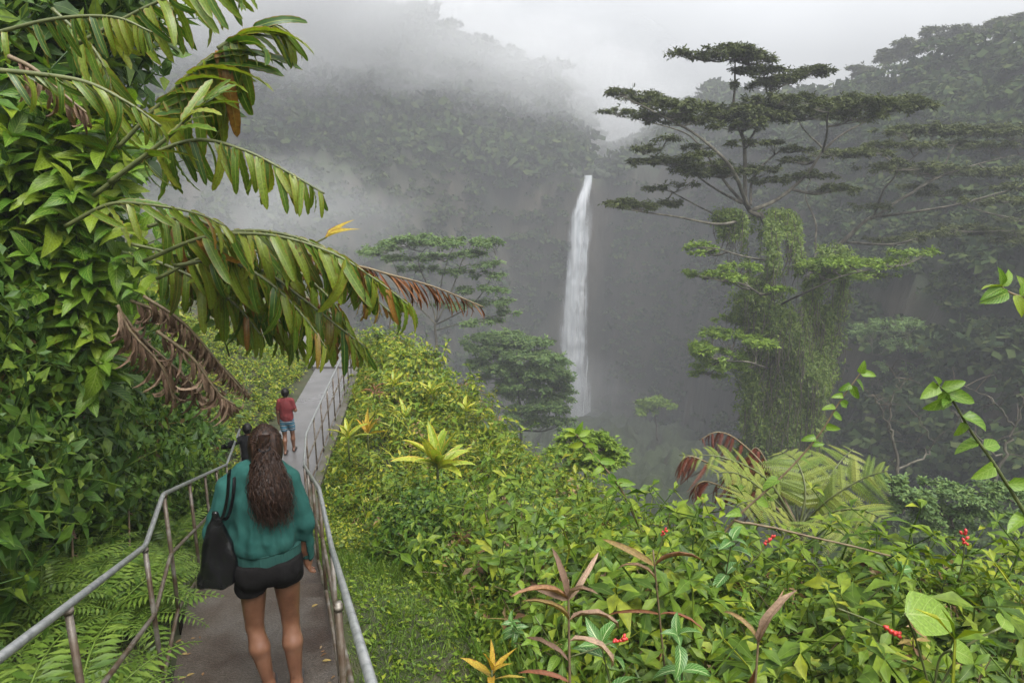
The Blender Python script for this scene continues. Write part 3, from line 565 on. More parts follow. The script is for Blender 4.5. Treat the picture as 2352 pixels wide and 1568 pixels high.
# creeper hanging over its trunk and low limbs
cr_l = np.array([[470, 1668], [520, 1655], [560, 1660], [640, 1690], [720, 1702], [850, 1708], [940, 1700], [1060, 1690], [1130, 1690]]); cr_r = np.array([[470, 1790], [520, 1850], [560, 1925], [590, 1965], [680, 1950], [760, 1915], [860, 1885], [1030, 1870], [1130, 1870]])
def creeper(n):
    t = thing('creeper', 'dense green creeper curtain covering the trunk of the tall umbrella tree', 'creeper', at0(1790, 1120, Y1)); lf, st = Geo(), Geo(); r_ = np.random.default_rng(5)
    py = r_.uniform(480, 1130, n); u = r_.beta(1.1, 1.15, n); a = np.interp(py, cr_l[:, 0], cr_l[:, 1]); b_ = np.interp(py, cr_r[:, 0], cr_r[:, 1])
    px = a + (b_ - a) * u + 24 * vnoise(np.c_[py * .022, u * 3], 2) + r_.normal(0, 13, n); bul = np.sin(math.pi * u); dep = (b_ - a) * .5 * Y1 / F
    front = r_.random(n) < .8; lump = 1.3 * vnoise(np.c_[px * .02, py * .008], 7)
    keep = vnoise(np.c_[px * .035, py * .012], 9) > np.interp(py, [480, 620, 760], [.45, .05, -.9]); px, py, bul, dep, front, lump = [x[keep] for x in (px, py, bul, dep, front, lump)]; n = len(px)
    P = np.array([at(x, y, Y1) for x, y in zip(px, py)]); P[:, 1] -= np.where(front, 1, -1) * bul * dep * .8 + lump
    d = r_.normal(0, .5, (n, 3)) + [0, -.3, -.9]; k = r_.integers(0, 5, n); Ms = frames(P, d, r_.normal(0, .5, (n, 3)) + [0, -1, .5], 1.1 * (.6 + .8 * r_.random(n)))
    for q in range(5): lf.many(SPR[q], Ms[k == q])
    for i in r_.choice(n, 700, replace=False):
        p = P[i] - [0, .3, 0]; L = r_.uniform(.8, 3.2); st.add(*tube(spline([p, p + [r_.normal(0, .15), -.1, -L * .5], p + [r_.normal(0, .25), 0, -L]], 6), .02, 4, False))
    tag(lf.build('foliage', M['creeper'], t), kind='stuff'); tag(st.build('hanging_strands', M['dark_bark'], t), kind='stuff')
creeper(27000)

# --- second umbrella tree behind it, running out of the right of the frame
Y2 = 58.
limbs2 = [([(1835, 1080), (1835, 800), (1860, 640), (1930, 560), (2000, 500)], .6, .3), ([(2000, 505), (2080, 450), (2170, 400, 2), (2260, 372, 2), (2380, 345, 3)], .24, .06), ([(2005, 500), (2030, 440, -2), (2060, 390, -3), (2010, 345, -4)], .18, .05),
  ([(2080, 452), (2150, 400, 3), (2200, 330, 4), (2260, 300, 4)], .18, .05), ([(1945, 555), (2050, 560, -3), (2170, 535, -4), (2330, 530, -4)], .18, .05), ([(2000, 500), (2140, 480, -4), (2260, 455, -5), (2380, 420, -5)], .2, .05), ([(2060, 392, -3), (2110, 350, -2), (2150, 305, -1)], .12, .05), ([(2330, 500, 4), (2200, 470, 4), (2120, 430, 4)], .1, .05), ([(1868, 630), (1875, 520, 2), (1850, 450, 3), (1870, 400, 3)], .2, .05)]
pads2 = [(2075, 297, 50, 10), (2130, 292, 60, 14), (2190, 296, 70, 16), (2260, 296, 76, 18), (2330, 296, 70, 18), (2030, 328, 36, 9), (2090, 330, 54, 10), (2180, 325, 60, 10), (2290, 330, 70, 10), (1930, 350, 60, 12), (1985, 345, 54, 11), (2060, 378, 70, 16), (2140, 386, 80, 16), (2220, 392, 80, 16), (2300, 390, 70, 15), (2350, 425, 50, 12), (2300, 458, 60, 10), (2180, 440, 60, 10), (2100, 425, 50, 8), (2230, 522, 70, 11), (2300, 530, 70, 11), (2150, 535, 60, 10), (2050, 548, 60, 10), (2350, 550, 60, 10), (1990, 470, 50, 9), (2350, 500, 50, 8)]
umbrella_tree('second umbrella tree, its long flat layers reaching out of the right edge', at0(1835, 1080, Y2), limbs2, pads2, Y2, M['canopy'], M['bark'], 'umbrella trees in the gorge', seed=8, dens=.85, lsc=1.25)

# --- pale umbrella tree and the bushier crown below it, left of the waterfall
Y3 = 62.
limbs3 = [([(1010, 960), (1005, 830), (1000, 740)], .35, .22), ([(1000, 745), (950, 690), (915, 630), (890, 580)], .14, .04), ([(1000, 740), (985, 660), (960, 600), (985, 560)], .15, .04), ([(1002, 740), (1040, 660), (1060, 600), (1080, 560)], .15, .04), ([(1003, 745), (1080, 700), (1120, 650), (1140, 590)], .13, .04), ([(1003, 760), (1090, 735), (1150, 720), (1175, 708)], .1, .03), ([(1000, 740), (1015, 650), (1030, 590), (1050, 555)], .12, .04)]
pads3 = [(842, 580, 26, 7), (880, 568, 40, 10), (930, 552, 46, 12), (960, 545, 40, 12), (1000, 556, 46, 10), (1045, 552, 50, 10), (1095, 556, 46, 9), (1130, 552, 26, 8), (1080, 580, 46, 8), (1010, 585, 60, 8), (920, 590, 50, 8), (1120, 605, 30, 8), (1130, 630, 34, 7), (1060, 620, 46, 7), (960, 615, 50, 7), (1135, 660, 36, 8), (1160, 690, 30, 8), (1170, 715, 28, 8), (1110, 690, 40, 7), (1060, 665, 40, 7), (1100, 735, 50, 8), (1030, 700, 40, 6)]
umbrella_tree('pale airy umbrella tree rising behind the withered ginger leaves, left of the waterfall', at0(1010, 960, Y3), limbs3, pads3, Y3, M['canopy_pale'], M['bark'], 'umbrella trees in the gorge', seed=12, dens=.8, lsc=1.5)
Y4 = 66.
limbs4 = [([(1200, 1100), (1195, 960), (1190, 860)], .3, .2), ([(1190, 870), (1230, 820), (1270, 830)], .12, .04), ([(1190, 860), (1150, 810), (1120, 780)], .12, .04), ([(1190, 890), (1250, 890), (1300, 890)], .1, .03), ([(1192, 850), (1190, 800), (1200, 780)], .1, .04), ([(1195, 900), (1240, 930), (1270, 940)], .1, .03)]
pads4 = [(1110, 775, 50, 12), (1165, 768, 50, 13), (1215, 782, 46, 14), (1100, 800, 50, 12), (1160, 800, 60, 16), (1220, 810, 56, 15), (1265, 822, 36, 14), (1130, 830, 56, 14), (1190, 840, 66, 18), (1250, 850, 50, 18), (1290, 868, 24, 16), (1150, 862, 50, 12), (1215, 875, 60, 16), (1270, 892, 40, 16), (1295, 905, 22, 14), (1180, 900, 50, 12), (1240, 920, 52, 14), (1200, 945, 50, 12), (1270, 935, 36, 12), (1230, 965, 60, 12), (1290, 968, 46, 10)]
umbrella_tree('bushy green tree crown standing low in front of the foot of the waterfall', at0(1200, 1100, Y4), limbs4, pads4, Y4, M['canopy_pale'], M['dark_bark'], None, name='tree', seed=15, dens=.75, lsc=1.9)
Y5 = 17.
limbs5 = [([(1345, 1180), (1348, 1090), (1350, 1050)], .09, .05), ([(1350, 1055), (1320, 1020), (1300, 1010)], .04, .015), ([(1350, 1055), (1390, 1030), (1415, 1040)], .04, .015), ([(1350, 1060), (1350, 1020), (1345, 1000)], .04, .015)]
pads5 = [(1310, 1005, 34, 12), (1350, 996, 36, 12), (1385, 1015, 34, 12), (1410, 1036, 26, 12), (1330, 1028, 44, 14), (1375, 1045, 44, 14), (1290, 1030, 30, 10), (1345, 1065, 50, 14), (1400, 1062, 30, 10)]
umbrella_tree('small bright green tree crown peeping over the slope edge below the waterfall', at0(1345, 1180, Y5), limbs5, pads5, Y5, M['canopy_bright'], M['dark_bark'], None, name='tree', seed=17, dens=.6, lsc=.62)
Y6 = 120.
limbs6 = [([(1510, 1010), (1505, 960), (1500, 935)], .3, .2), ([(1500, 938), (1480, 930), (1470, 928)], .1, .05), ([(1500, 938), (1520, 925), (1530, 920)], .1, .05)]
umbrella_tree('small yellow-green tree low on the dark cliff between waterfall and tall umbrella tree', at0(1510, 1010, Y6), limbs6, [(1480, 922, 20, 9), (1505, 915, 24, 9), (1525, 926, 18, 9), (1490, 938, 24, 8)], Y6, M['canopy_bright'], M['dark_bark'], None, name='tree', seed=19, dens=1.6, lsc=3.)

# --- layered trees in the hollow at right
Y7 = 78.
limbs7 = [([(2180, 1000), (2175, 900), (2170, 850)], .5, .3)] + [([(2172, 870), (2172 + d * 60, 835), (2172 + d * 150, 790 + 20 * abs(d))], .2, .05) for d in (-1.1, -.5, .2, .7, 1.1)]
pads7 = [(2000, 752, 60, 8), (2080, 742, 60, 9), (2160, 758, 64, 9), (2250, 768, 66, 9), (2330, 760, 50, 9), (2040, 790, 60, 8), (2130, 800, 66, 9), (2230, 812, 66, 9), (2320, 806, 60, 9), (2080, 840, 60, 8), (2190, 848, 60, 8), (2290, 850, 60, 8)]
umbrella_tree('low hazy umbrella tree in the hollow under the second umbrella tree', at0(2180, 1000, Y7), limbs7, pads7, Y7, M['canopy_pale'], M['bark'], 'umbrella trees in the gorge', seed=31, dens=.8, lsc=1.6)
Y8 = 20.
limbs8 = [([(2190, 1330), (2190, 1230), (2185, 1180)], .12, .07)] + [([(2187, 1190), (2187 + d * 60, 1165), (2187 + d * 130, 1135)], .05, .015) for d in (-1, -.4, .4, 1)]
pads8 = [(2050, 1105, 40, 12), (2100, 1125, 44, 12), (2160, 1112, 44, 12), (2220, 1132, 46, 12), (2290, 1118, 46, 12), (2340, 1140, 40, 12), (2080, 1155, 46, 12), (2150, 1165, 50, 12), (2230, 1172, 50, 12), (2310, 1176, 50, 12), (2190, 1200, 50, 10), (2120, 1195, 44, 10)]
umbrella_tree('light green bushy crown right of the tree fern, below the slope edge', at0(2190, 1330, Y8), limbs8, pads8, Y8, M['canopy_pale'], M['dark_bark'], None, name='tree', seed=33, dens=.5, lsc=.75)

# --- bare, lichen-covered trees in the hollow on the right
def bare_tree(label, base, Y, limbs, seed):
    r_ = np.random.default_rng(seed); t = thing('bare_tree', label, 'tree', at(*base, Y), 'bare lichen-covered trees'); g = Geo(); g2 = Geo()
    for P, r0, r1 in limbs:
        W = spline([at(p[0], p[1], Y + (p[2] if len(p) > 2 else 0)) for p in P], 18); W[1:] += .07 * r_.normal(size=(17, 3)); g.add(*tube(W, np.linspace(r0 * .6, r1 * .5, 18), 7))
        for i in range(6, 18, 2):
            d = unit(r_.normal(size=3) + [0, 0, .5]); L = r_.uniform(.4, 1.5); g2.add(*tube(spline([W[i], W[i] + d * L * .5 + [0, 0, .08], W[i] + d * L], 6), np.linspace(.03, .008, 6), 4, False))
    g.build('trunk', M['bark'], t); tag(g2.build('twigs', M['dark_bark'], t), kind='stuff')
bare_tree('bare lichen-covered tree with a forked trunk in the hollow right of the creeper curtain', (2068, 1180), 34, [([(2068, 1180), (2062, 1080), (2050, 1000), (2045, 930)], .2, .08), ([(2050, 1000), (2020, 930), (1985, 890)], .09, .03), ([(2045, 935), (2060, 880), (2050, 850)], .07, .02), ([(2062, 1080), (2110, 1055), (2140, 1030), (2120, 980), (2075, 925)], .11, .03)], 3)
bare_tree('bare grey tree with thin crooked boughs at the right edge of the hollow', (2270, 1180), 30, [([(2270, 1180), (2300, 1050), (2330, 980), (2360, 900)], .17, .06), ([(2300, 1050), (2250, 1010), (2190, 950)], .08, .03), ([(2330, 980), (2280, 920), (2180, 870)], .07, .02)], 4)

# --- trees one can tell apart along the right-hand ridge
def ridge_tree(label, px, top, Y, hw, seed, sc=1.):
    r_ = np.random.default_rng(seed); ph = hw * .75
    limbs = [([(px, top + ph * 2.4), (px + r_.uniform(-4, 4), top + ph)], .5, .3)] + [([(px, top + ph * 1.2), (px + d * hw * .4, top + ph * .8), (px + d * hw * .8, top + ph * (.3 + .3 * r_.random()))], .2, .06) for d in (-1, -.4, .5, 1)]
    pads = [(px + r_.uniform(-.8, .8) * hw, top + ph * f, hw * .42, 9) for f in (.1, .2, .35, .35, .5, .5, .65, .65, .8, .9)]
    umbrella_tree(label, at0(px, top + ph * 2.4, Y), limbs, pads, Y, M['canopy'], M['dark_bark'], 'trees on the ridge', name='ridge_tree', seed=seed, dens=1.0, lsc=3.2, depth=1.)
for px, top, Y, hw, lb in [(1985, 150, 172, 34, 'feathery tree standing lowest and farthest left on the dark right-hand ridge'), (2040, 112, 172, 42, 'round-crowned ridge tree just above the lowest feathery one'), (2100, 88, 170, 40, 'ridge tree with a notched top halfway up the right-hand skyline'), (2170, 62, 170, 46, 'broad tree on the right-hand skyline where the ridge steepens'), (2240, 52, 168, 48, 'wide tree high on the right-hand skyline'), (2320, 30, 166, 52, 'topmost tree on the ridge at the right edge of the picture'),
                            (1630, 190, 300, 34, 'hazy round tree on the distant ridge behind the top of the umbrella tree')]:
    ridge_tree(lb, px, top, Y, hw, int(px))

# ================================================================ NEAR VEGETATION
def leaf_set(cnt, seed, **kw):
    r_ = np.random.default_rng(seed); out = []
    for k in range(cnt):
        a = dict(kw); a['droop'] = kw.get('droop', .6) * r_.uniform(.5, 1.5); a['fold'] = kw.get('fold', .3) * r_.uniform(.6, 1.4); a['ph'] = r_.uniform(0, 6); a['curl'] = r_.normal(0, .08); out.append(leaf(**a))
    return out
def leaf4(W, droop, fold, curl):
    """a small folded leaf of two faces, for the masses of undergrowth"""
    h = W / 2; z = -.5 * droop
    return np.array([[0, 0, 0], [h, .42, fold * h - .1 * droop], [curl, 1, z], [0, .45, -.1 * droop], [-h, .42, fold * h - .1 * droop]]), np.array([(0, 1, 2, 3), (0, 3, 2, 4)]), np.array([[.5, 0], [1, .42], [.5, 1], [.5, .45], [0, .42]])
def sprig_tpl(seed, nodes=4, L=.13, W=.46, H=.34, nseg=2, tip=True, kind='ovate', droop=.7, small=False):
    r_ = np.random.default_rng(seed); LV = leaf_set(4, seed, L=1., W=W, n=nseg, droop=droop, fold=.35, kind=kind) if not small else [leaf4(W * 1.12, droop * f, .22, .1 * (f - 1)) for f in (.5, .8, 1.1, 1.4)]; g = Geo()
    P = spline([[0, 0, 0], [r_.normal(0, .05), r_.normal(0, .05), H * .5], [r_.normal(0, .1), r_.normal(0, .1), H]], 8)
    g.add(*tube(P[[0, 4, 7]], np.array([.006, .0045, .003]), 3, False))
    for i in range(nodes):
        f = .25 + .75 * (i + 1) / nodes; p = P[min(7, int(f * 7))]; a0 = r_.uniform(0, 6.28) if i == 0 else a0 + 1.57 + r_.normal(0, .3)
        for s_ in (0, math.pi):
            a = a0 + s_ + r_.normal(0, .25); el = r_.uniform(-.1, .5) + (.35 if i == nodes - 1 else 0); d = [math.cos(a) * math.cos(el), math.sin(a) * math.cos(el), math.sin(el)]
            g.many(LV[r_.integers(0, 4)], frames([p], d, [0, 0, 1], L * r_.uniform(.7, 1.2) * (.75 if i == nodes - 1 else 1), np.array([r_.normal(0, .3)])))
    if tip:
        for a in r_.uniform(0, 6.28, 2): g.many(LV[0], frames([P[-1]], [math.cos(a) * .5, math.sin(a) * .5, .85], [0, 0, 1], L * .5))
    return g.tpl()
SG = [sprig_tpl(100 + k, nodes=4 + k % 2, L=[.11, .13, .10, .14, .12, .09][k], W=[.46, .4, .5, .38, .44, .5][k]) for k in range(6)]
SGS = [sprig_tpl(160 + k, nodes=4 + k % 2, L=[.11, .13, .10, .14, .12, .09][k], W=[.46, .4, .5, .38, .44, .5][k], small=True) for k in range(6)]      # lighter copies for farther off
SGL = [sprig_tpl(140 + k, nodes=5, L=.20, W=.11, H=.30, kind='lance', droop=.9, small=True) for k in range(2)]      # strap-leaved sorts

def place(name, P, up, sc, mat, tpls, seed, kind='stuff', roll=True):
    r_ = np.random.default_rng(seed); n = len(P); g = Geo(); k = r_.integers(0, len(tpls), n); th = r_.uniform(0, 6.28, n); up = unit(up)
    ref = np.stack([np.cos(th), np.sin(th), .05 * np.sin(th)], 1); Ms = frames(P, ref - up * (ref * up).sum(1)[:, None], up, sc)
    for j, t in enumerate(tpls): g.many(t, Ms[k == j])
    return tag(g.build(name, mat), kind=kind)

def canopy_h(x, y):
    """how tall the tangle of undergrowth stands above the ground on the open slope"""
    dr = x - xc(y) - HW - .1; w = np.interp(y, [1.5, 3.5, 5, 7.5, 9, 18], [1.05, 1.0, .92, .70, .32, .15])
    k = np.clip((dr - w) / .55, 0, 1) ** .7
    return k * (.50 + .27 * fbm(np.stack([x, y], -1) * 1.15, 3, 21) + .13 * vnoise(np.stack([x, y], -1) * 3.4, 27)) + np.clip((dr - .05) / .3, 0, 1) * .05
def slope_pts(n, r0, r1, az0, az1, emax=.7, seed=0):
    r_ = np.random.default_rng(seed); az = np.radians(r_.uniform(az0, az1, n)); r = np.sqrt(r_.uniform(r0 ** 2, r1 ** 2, n)); x, y = r * np.sin(az), r * np.cos(az)
    ok = (x - xc(y) > HW + .2) & (beyond(x, y) < emax) & (y > .9); return x[ok], y[ok], r_
# near slope
for (n, r0, r1, a0, a1, tp, mt, s0, nm, sd) in [(7000, 1.7, 5.2, -32, 62, SG[:3] + SGS[:3], 'under', .62, 'undergrowth', 1), (6300, 5.0, 9.5, -26, 40, SGS, 'under', .66, 'undergrowth', 2), (4000, 9, 14.5, -22, 12, SGS[:3] + SGL, 'mid', .85, 'undergrowth', 3), (3200, 14, 19.5, -22, 2, SGS[:4], 'mid', 1.1, 'undergrowth', 4)]:
    x, y, r_ = slope_pts(n, r0, r1, a0, a1, seed=sd); ch = canopy_h(x, y); k = ch > .16; x, y, ch = x[k], y[k], ch[k]
    u = 1 - r_.random(len(x)) ** 1.6 * .8; P = np.stack([x, y, ground(x, y) + np.maximum(ch * u - .26, -.02)], 1)
    gr = np.stack([-(canopy_h(x + .15, y) - canopy_h(x - .15, y)) / .3, -(canopy_h(x, y + .15) - canopy_h(x, y - .15)) / .3, 0 * x + 1.], 1)
    up = gr * [.8, .8, 1] + r_.normal(0, .38, (len(x), 3)) * [1, 1, .2] + [0, -.12, 0]
    place(nm, P, up, s0 * r_.uniform(.75, 1.3, len(x)) * np.interp(np.hypot(x, y), [2, 4.5], [1.4, 1.]), M[mt], tp, sd)
    if nm == 'undergrowth':                                   # dead leaves caught in the tangle, and a few shoots that stand proud of it
        q = r_.random(len(x)) < .045; place('dead_leaves', P[q] + [0, 0, .10], up[q] + r_.normal(0, .5, (q.sum(), 3)), .8 * r_.uniform(.6, 1.2, q.sum()), M['litter'], SG, sd + 60)
        q = r_.random(len(x)) < .06; P2 = np.stack([x[q], y[q], ground(x[q], y[q]) + ch[q] * .95 - .12], 1); place('tall_shoots', P2, up[q] * [.7, .7, 1], r_.uniform(1.0, 1.7, q.sum()), M[mt], SG, sd + 80)
# dark interior of the tangle: bare stems
x, y, r_ = slope_pts(1500, 1.7, 9, -30, 60, seed=9); ch = canopy_h(x, y); k = ch > .3; x, y, ch = x[k], y[k], ch[k]; g = Geo()
for a, b_, c in zip(x, y, ch):
    p = np.array([a, b_, float(ground(a, b_))]); g.add(*tube(np.array([p - [0, 0, .05], p + [r_.normal(0, .05), r_.normal(0, .05), c * .55], p + [r_.normal(0, .12), r_.normal(0, .12), c * 1.02]]), np.array([.006, .005, .003]), 3, False))
tag(g.build('undergrowth_stems', M['brown_stem']), kind='stuff')

# steep bank on the left, clothed from path level to over head height
def bank_pts(n, y0, y1, d0, d1, seed):
    r_ = np.random.default_rng(seed); y = r_.uniform(y0, y1, n); dl = d0 + (d1 - d0) * r_.random(n); x = xc(y) - HW - BK(y) - dl; z = ground(x, y); e = .04
    nrm = unit(np.stack([-(ground(x + e, y) - ground(x - e, y)) / (2 * e), -(ground(x, y + e) - ground(x, y - e)) / (2 * e), 0 * x + 1.], 1)); return np.stack([x, y, z], 1), nrm, r_
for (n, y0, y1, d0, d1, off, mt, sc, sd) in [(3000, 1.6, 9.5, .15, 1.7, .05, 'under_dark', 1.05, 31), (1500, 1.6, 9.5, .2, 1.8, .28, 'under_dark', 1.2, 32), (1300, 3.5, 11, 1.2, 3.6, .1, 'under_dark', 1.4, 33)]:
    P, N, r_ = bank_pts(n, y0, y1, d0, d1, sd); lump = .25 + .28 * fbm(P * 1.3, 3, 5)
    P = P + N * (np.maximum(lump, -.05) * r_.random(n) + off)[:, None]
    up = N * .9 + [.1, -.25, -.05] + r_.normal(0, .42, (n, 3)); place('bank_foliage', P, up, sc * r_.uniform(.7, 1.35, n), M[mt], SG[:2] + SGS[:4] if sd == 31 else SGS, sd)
P, N, r_ = bank_pts(230, 2.5, 9.5, .3, 1.9, 35); place('dead_leaves', P + N * r_.uniform(.2, .5, len(P))[:, None], N * .7 + [0, -.3, -.6] + r_.normal(0, .4, P.shape), .9 * r_.uniform(.7, 1.3, len(P)), M['litter'], SGS, 35)
P, N, r_ = bank_pts(120, 2.5, 9.5, .3, 1.9, 34); place('tall_shoots', P + N * r_.uniform(.2, .45, len(P))[:, None], N * .7 + [.2, -.3, .4] + r_.normal(0, .4, P.shape), 1.7 * r_.uniform(.8, 1.3, len(P)), M['under_dark'], SG, 34)
# lighter ground cover beside the level walkway
P, N, r_ = bank_pts(3300, 9.2, 18, .0, 4.0, 36); place('ground_cover', P, N * .8 + [0, -.1, .5] + r_.normal(0, .3, (len(P), 3)), .62 * r_.uniform(.7, 1.3, len(P)), M['mid'], SGS[:4], 36)
P, N, r_ = bank_pts(1700, 10, 26, 3.0, 9.0, 38); place('ground_cover', P, N * .8 + [0, -.1, .5] + r_.normal(0, .3, (len(P), 3)), 1.3 * r_.uniform(.7, 1.3, len(P)), M['mid'], SGS[:4], 38)
n = 1500; r_ = np.random.default_rng(37); y = r_.uniform(6.5, 16.8, n); x = xc(y) + HW + .16 + np.abs(r_.normal(0, .3, n)); place('ground_cover', np.stack([x, y, ground(x, y) - .02], 1), r_.normal(0, .35, (n, 3)) + [0, 0, 1], .5 * r_.uniform(.6, 1.3, n), M['mid'], SGS[:4], 37)

# grass strip
def grass(n, y0, y1, w0, w1, h0, h1, seed):
    r_ = np.random.default_rng(seed); y = r_.uniform(y0, y1, n) ** 1.; x = xc(y) + HW + .12 + r_.uniform(w0, w1, n); P = np.stack([x, y, ground(x, y) - .01], 1)
    B = (np.array([[-.5, 0, 0], [.5, 0, 0], [.42, .5, .0], [-.42, .5, .0], [-.08, 1, -.22], [.08, 1, -.22]]) * [.06, 1, 1], np.array([(0, 1, 2, 3), (3, 2, 5, 4)]), np.array([[0, 0], [1, 0], [1, .5], [0, .5], [.4, 1], [.6, 1.]]))
    d = r_.normal(0, .55, (n, 3)) * [1, 1, 0] + [0, 0, 1.]; g = Geo(); h = r_.uniform(h0, h1, n) * (1 + .5 * fbm(P[:, :2] * 2.5, 2, 4)); g.many(B, frames(P, d, r_.normal(0, 1, (n, 3)), h)); return tag(g.build('grass', M['grass']), kind='stuff')
grass(34000, 1.2, 8.5, -.06, 1.35, .05, .12, 51)
grass(1300, 2.4, 5.2, .8, 1.7, .2, .38, 52)
r_ = np.random.default_rng(39); n = 1500; y = r_.uniform(1.5, 8.5, n); x = xc(y) + HW + .2 + r_.uniform(0, 1.1, n); place('ground_cover', np.stack([x, y, ground(x, y) - .06], 1), r_.normal(0, .4, (n, 3)) + [0, 0, 1], .36 * r_.uniform(.6, 1.4, n), M['under'], SGS[:4], 39)
grass(6000, 8.5, 16, -.04, .35, .06, .14, 53)
grass(2500, 1.8, 8.5, -HW * 2 - .62, -HW * 2 - .2, .06, .16, 54)

# ---- ferns
def frond_geo(L=.7, n=20, pl=.16, droop=.9, rise=.9, seed=0, fine=False, dead=False):
    """a frond along +Y rising then arching; pinnae as narrow drooping blades"""
    r_ = np.random.default_rng(seed); t = np.linspace(0, 1, 14); a = rise - (rise + droop) * t ** 1.1; ds = L / 13
    P = np.stack([.05 * L * np.sin(t * 2 + seed), np.concatenate([[0], np.cumsum(np.cos(a[1:]) * ds)]), np.concatenate([[0], np.cumsum(np.sin(a[1:]) * ds)])], 1)
    g = Geo(); g.add(*tube(P, np.linspace(.006, .002, 14) * (L / .7), 4, False)); T = unit(np.gradient(P, axis=0))
    q = leaf(1, .22, 2, .15, .45, kind='lance')
    for i in range(n):
        f = .14 + .85 * i / n; k = f * 13; i0 = int(k); p = P[i0] + (P[min(13, i0 + 1)] - P[i0]) * (k - i0); tt = T[i0]; side = np.array([1., 0, 0]); nn = np.cross(side, tt)
        l_ = pl * math.sin(math.pi * min(1, .18 + .82 * f)) ** .7 * (1.02 - .35 * f)
        for s_ in (-1, 1): g.many(q, frames([p], side * s_ + tt * .35 + nn * r_.normal(0, .08), nn + [0, 0, .2], l_ * r_.uniform(.85, 1.1)))
    return g
FR = [frond_geo(L=.62 + .08 * k, n=20, pl=.12 + .010 * k, droop=.35 + .22 * k, rise=1.38 - .09 * k, seed=k).mesh('frond', M['fern']) for k in range(4)]
def fern(p, k, sc, label, seed, name='fern', meshes=FR, group='sword ferns below the left handrail', az0=0, az1=6.28, lift=0.):
    r_ = np.random.default_rng(seed); t = thing(name, label, 'fern', p, group)
    for i in range(k):
        a = az0 + (az1 - az0) * (i + r_.uniform(-.3, .3)) / k; Mx = np.array(Matrix.Rotation(a, 4, 'Z') @ Matrix.Rotation(r_.normal(lift, .15), 4, 'X') @ Matrix.Scale(sc * r_.uniform(.75, 1.15), 4)); child('frond', meshes[r_.integers(0, len(meshes))], t, Mx)
    return t
FERN_LABEL = 'green sword fern growing between the bank and the left handrail'
fs = np.random.default_rng(77)
for k in range(54):
    y = fs.uniform(1.9, 4.8) if k < 40 else fs.uniform(4.8, 8.2); x = xc(y) - HW - fs.uniform(.28, 1.25); fern((x, y, float(ground(x, y))), 11, fs.uniform(.75, 1.15), FERN_LABEL, 200 + k)
for k, (px, py, sc) in enumerate([(230, 540, .9), (330, 560, .9), (200, 760, .9), (330, 830, .9), (420, 930, 1.), (520, 960, 1.), (460, 1010, .9), (250, 470, .8), (600, 700, .8), (380, 980, .9)]):
    p = hit(px, py, .35); fern(p, 8, sc, 'hanging fern among the broad leaves high on the left bank' if py < 700 else 'fern in the shade of the left bank under the withered ginger stalk', 260 + k, group='ferns on the bank', lift=-.3)

# fallen leaves on the steps and the verge
r_ = np.random.default_rng(91); n = 150; y = r_.uniform(1.6, 9, n); x = xc(y) + r_.choice([-1, 1], n) * (HW - np.abs(r_.normal(0, .16, n))); zz = np.where(y < 3.36, -9, np.where(y < 4.38, -2.943, np.where(y < 8.67, -9, -4.642))); k = zz > -8
x, y, zz = x[k], y[k], zz[k]; n = len(x); g = Geo(); th = r_.uniform(0, 6.28, n); g.many(leaf(1., .45, 3, .2, .5), frames(np.stack([x, y, zz + .004], 1), np.stack([np.cos(th), np.sin(th), 0 * th + .12], 1), (0, 0, 1), r_.uniform(.025, .06, n))); tag(g.build('fallen_leaves', M['litter']), kind='stuff')

# ---- leafy shoots and shrubs whose leaves can be told apart: each leaf is an object
def mesh_of(T, name, mat): g = Geo(); g.add(*T); return g.mesh(name, mat)
def leafmeshes(mat, seed, cnt=5, **kw): return [mesh_of(t, "leaf", M[mat]) for t in leaf_set(cnt, seed, **kw)]
LM = {'shrub': leafmeshes('shrub', 1, L=1., W=.44, n=6, droop=.8, fold=.35), 'shrub_dark': leafmeshes('shrub_dark', 2, L=1., W=.46, n=5, droop=.8, fold=.3), 'shoot': leafmeshes('shoot', 3, L=1., W=.42, n=7, droop=.95, fold=.4, wave=.03),
      'veined': leafmeshes('veined', 4, L=1., W=.42, n=7, droop=.8, fold=.3), 'vine': leafmeshes('vine', 5, L=1., W=.58, n=6, droop=.7, fold=.4, kind='heart'), 'ti': leafmeshes('ti', 6, L=1., W=.25, n=8, droop=.65, fold=.45, kind='lance'),
      'dry': leafmeshes('dry', 7, L=1., W=.16, n=8, droop=1.6, fold=.7, wave=.12, kind='lance'), 'dry_red': leafmeshes('dry_red', 8, L=1., W=.14, n=9, droop=1.5, fold=.8, wave=.06, kind='lance'),
      'ginger': leafmeshes('ginger', 9, n=14, L=1., W=.19, droop=.55, fold=.3, wave=.10, kind='strap'), 'ginger_old': leafmeshes('ginger_old', 10, n=6, L=1., W=.17, droop=.6, fold=.35, wave=.14, kind='strap'),
      'ginger_dead': leafmeshes('ginger_dead', 11, n=6, L=1., W=.10, droop=.7, fold=.9, wave=.2, kind='lance'), 'yellow': leafmeshes('yellow', 12, n=4, L=1., W=.24, droop=.3, fold=.4, wave=.10, kind='ovate')}
LM['ginger_arch'] = [mesh_of(leaf(1., .15, 16, .30, 1.05 + .12 * j, .06, 'strap', j * 1.3, 7, (j - 2) * .03), 'leaf', M['ginger']) for j in range(5)]
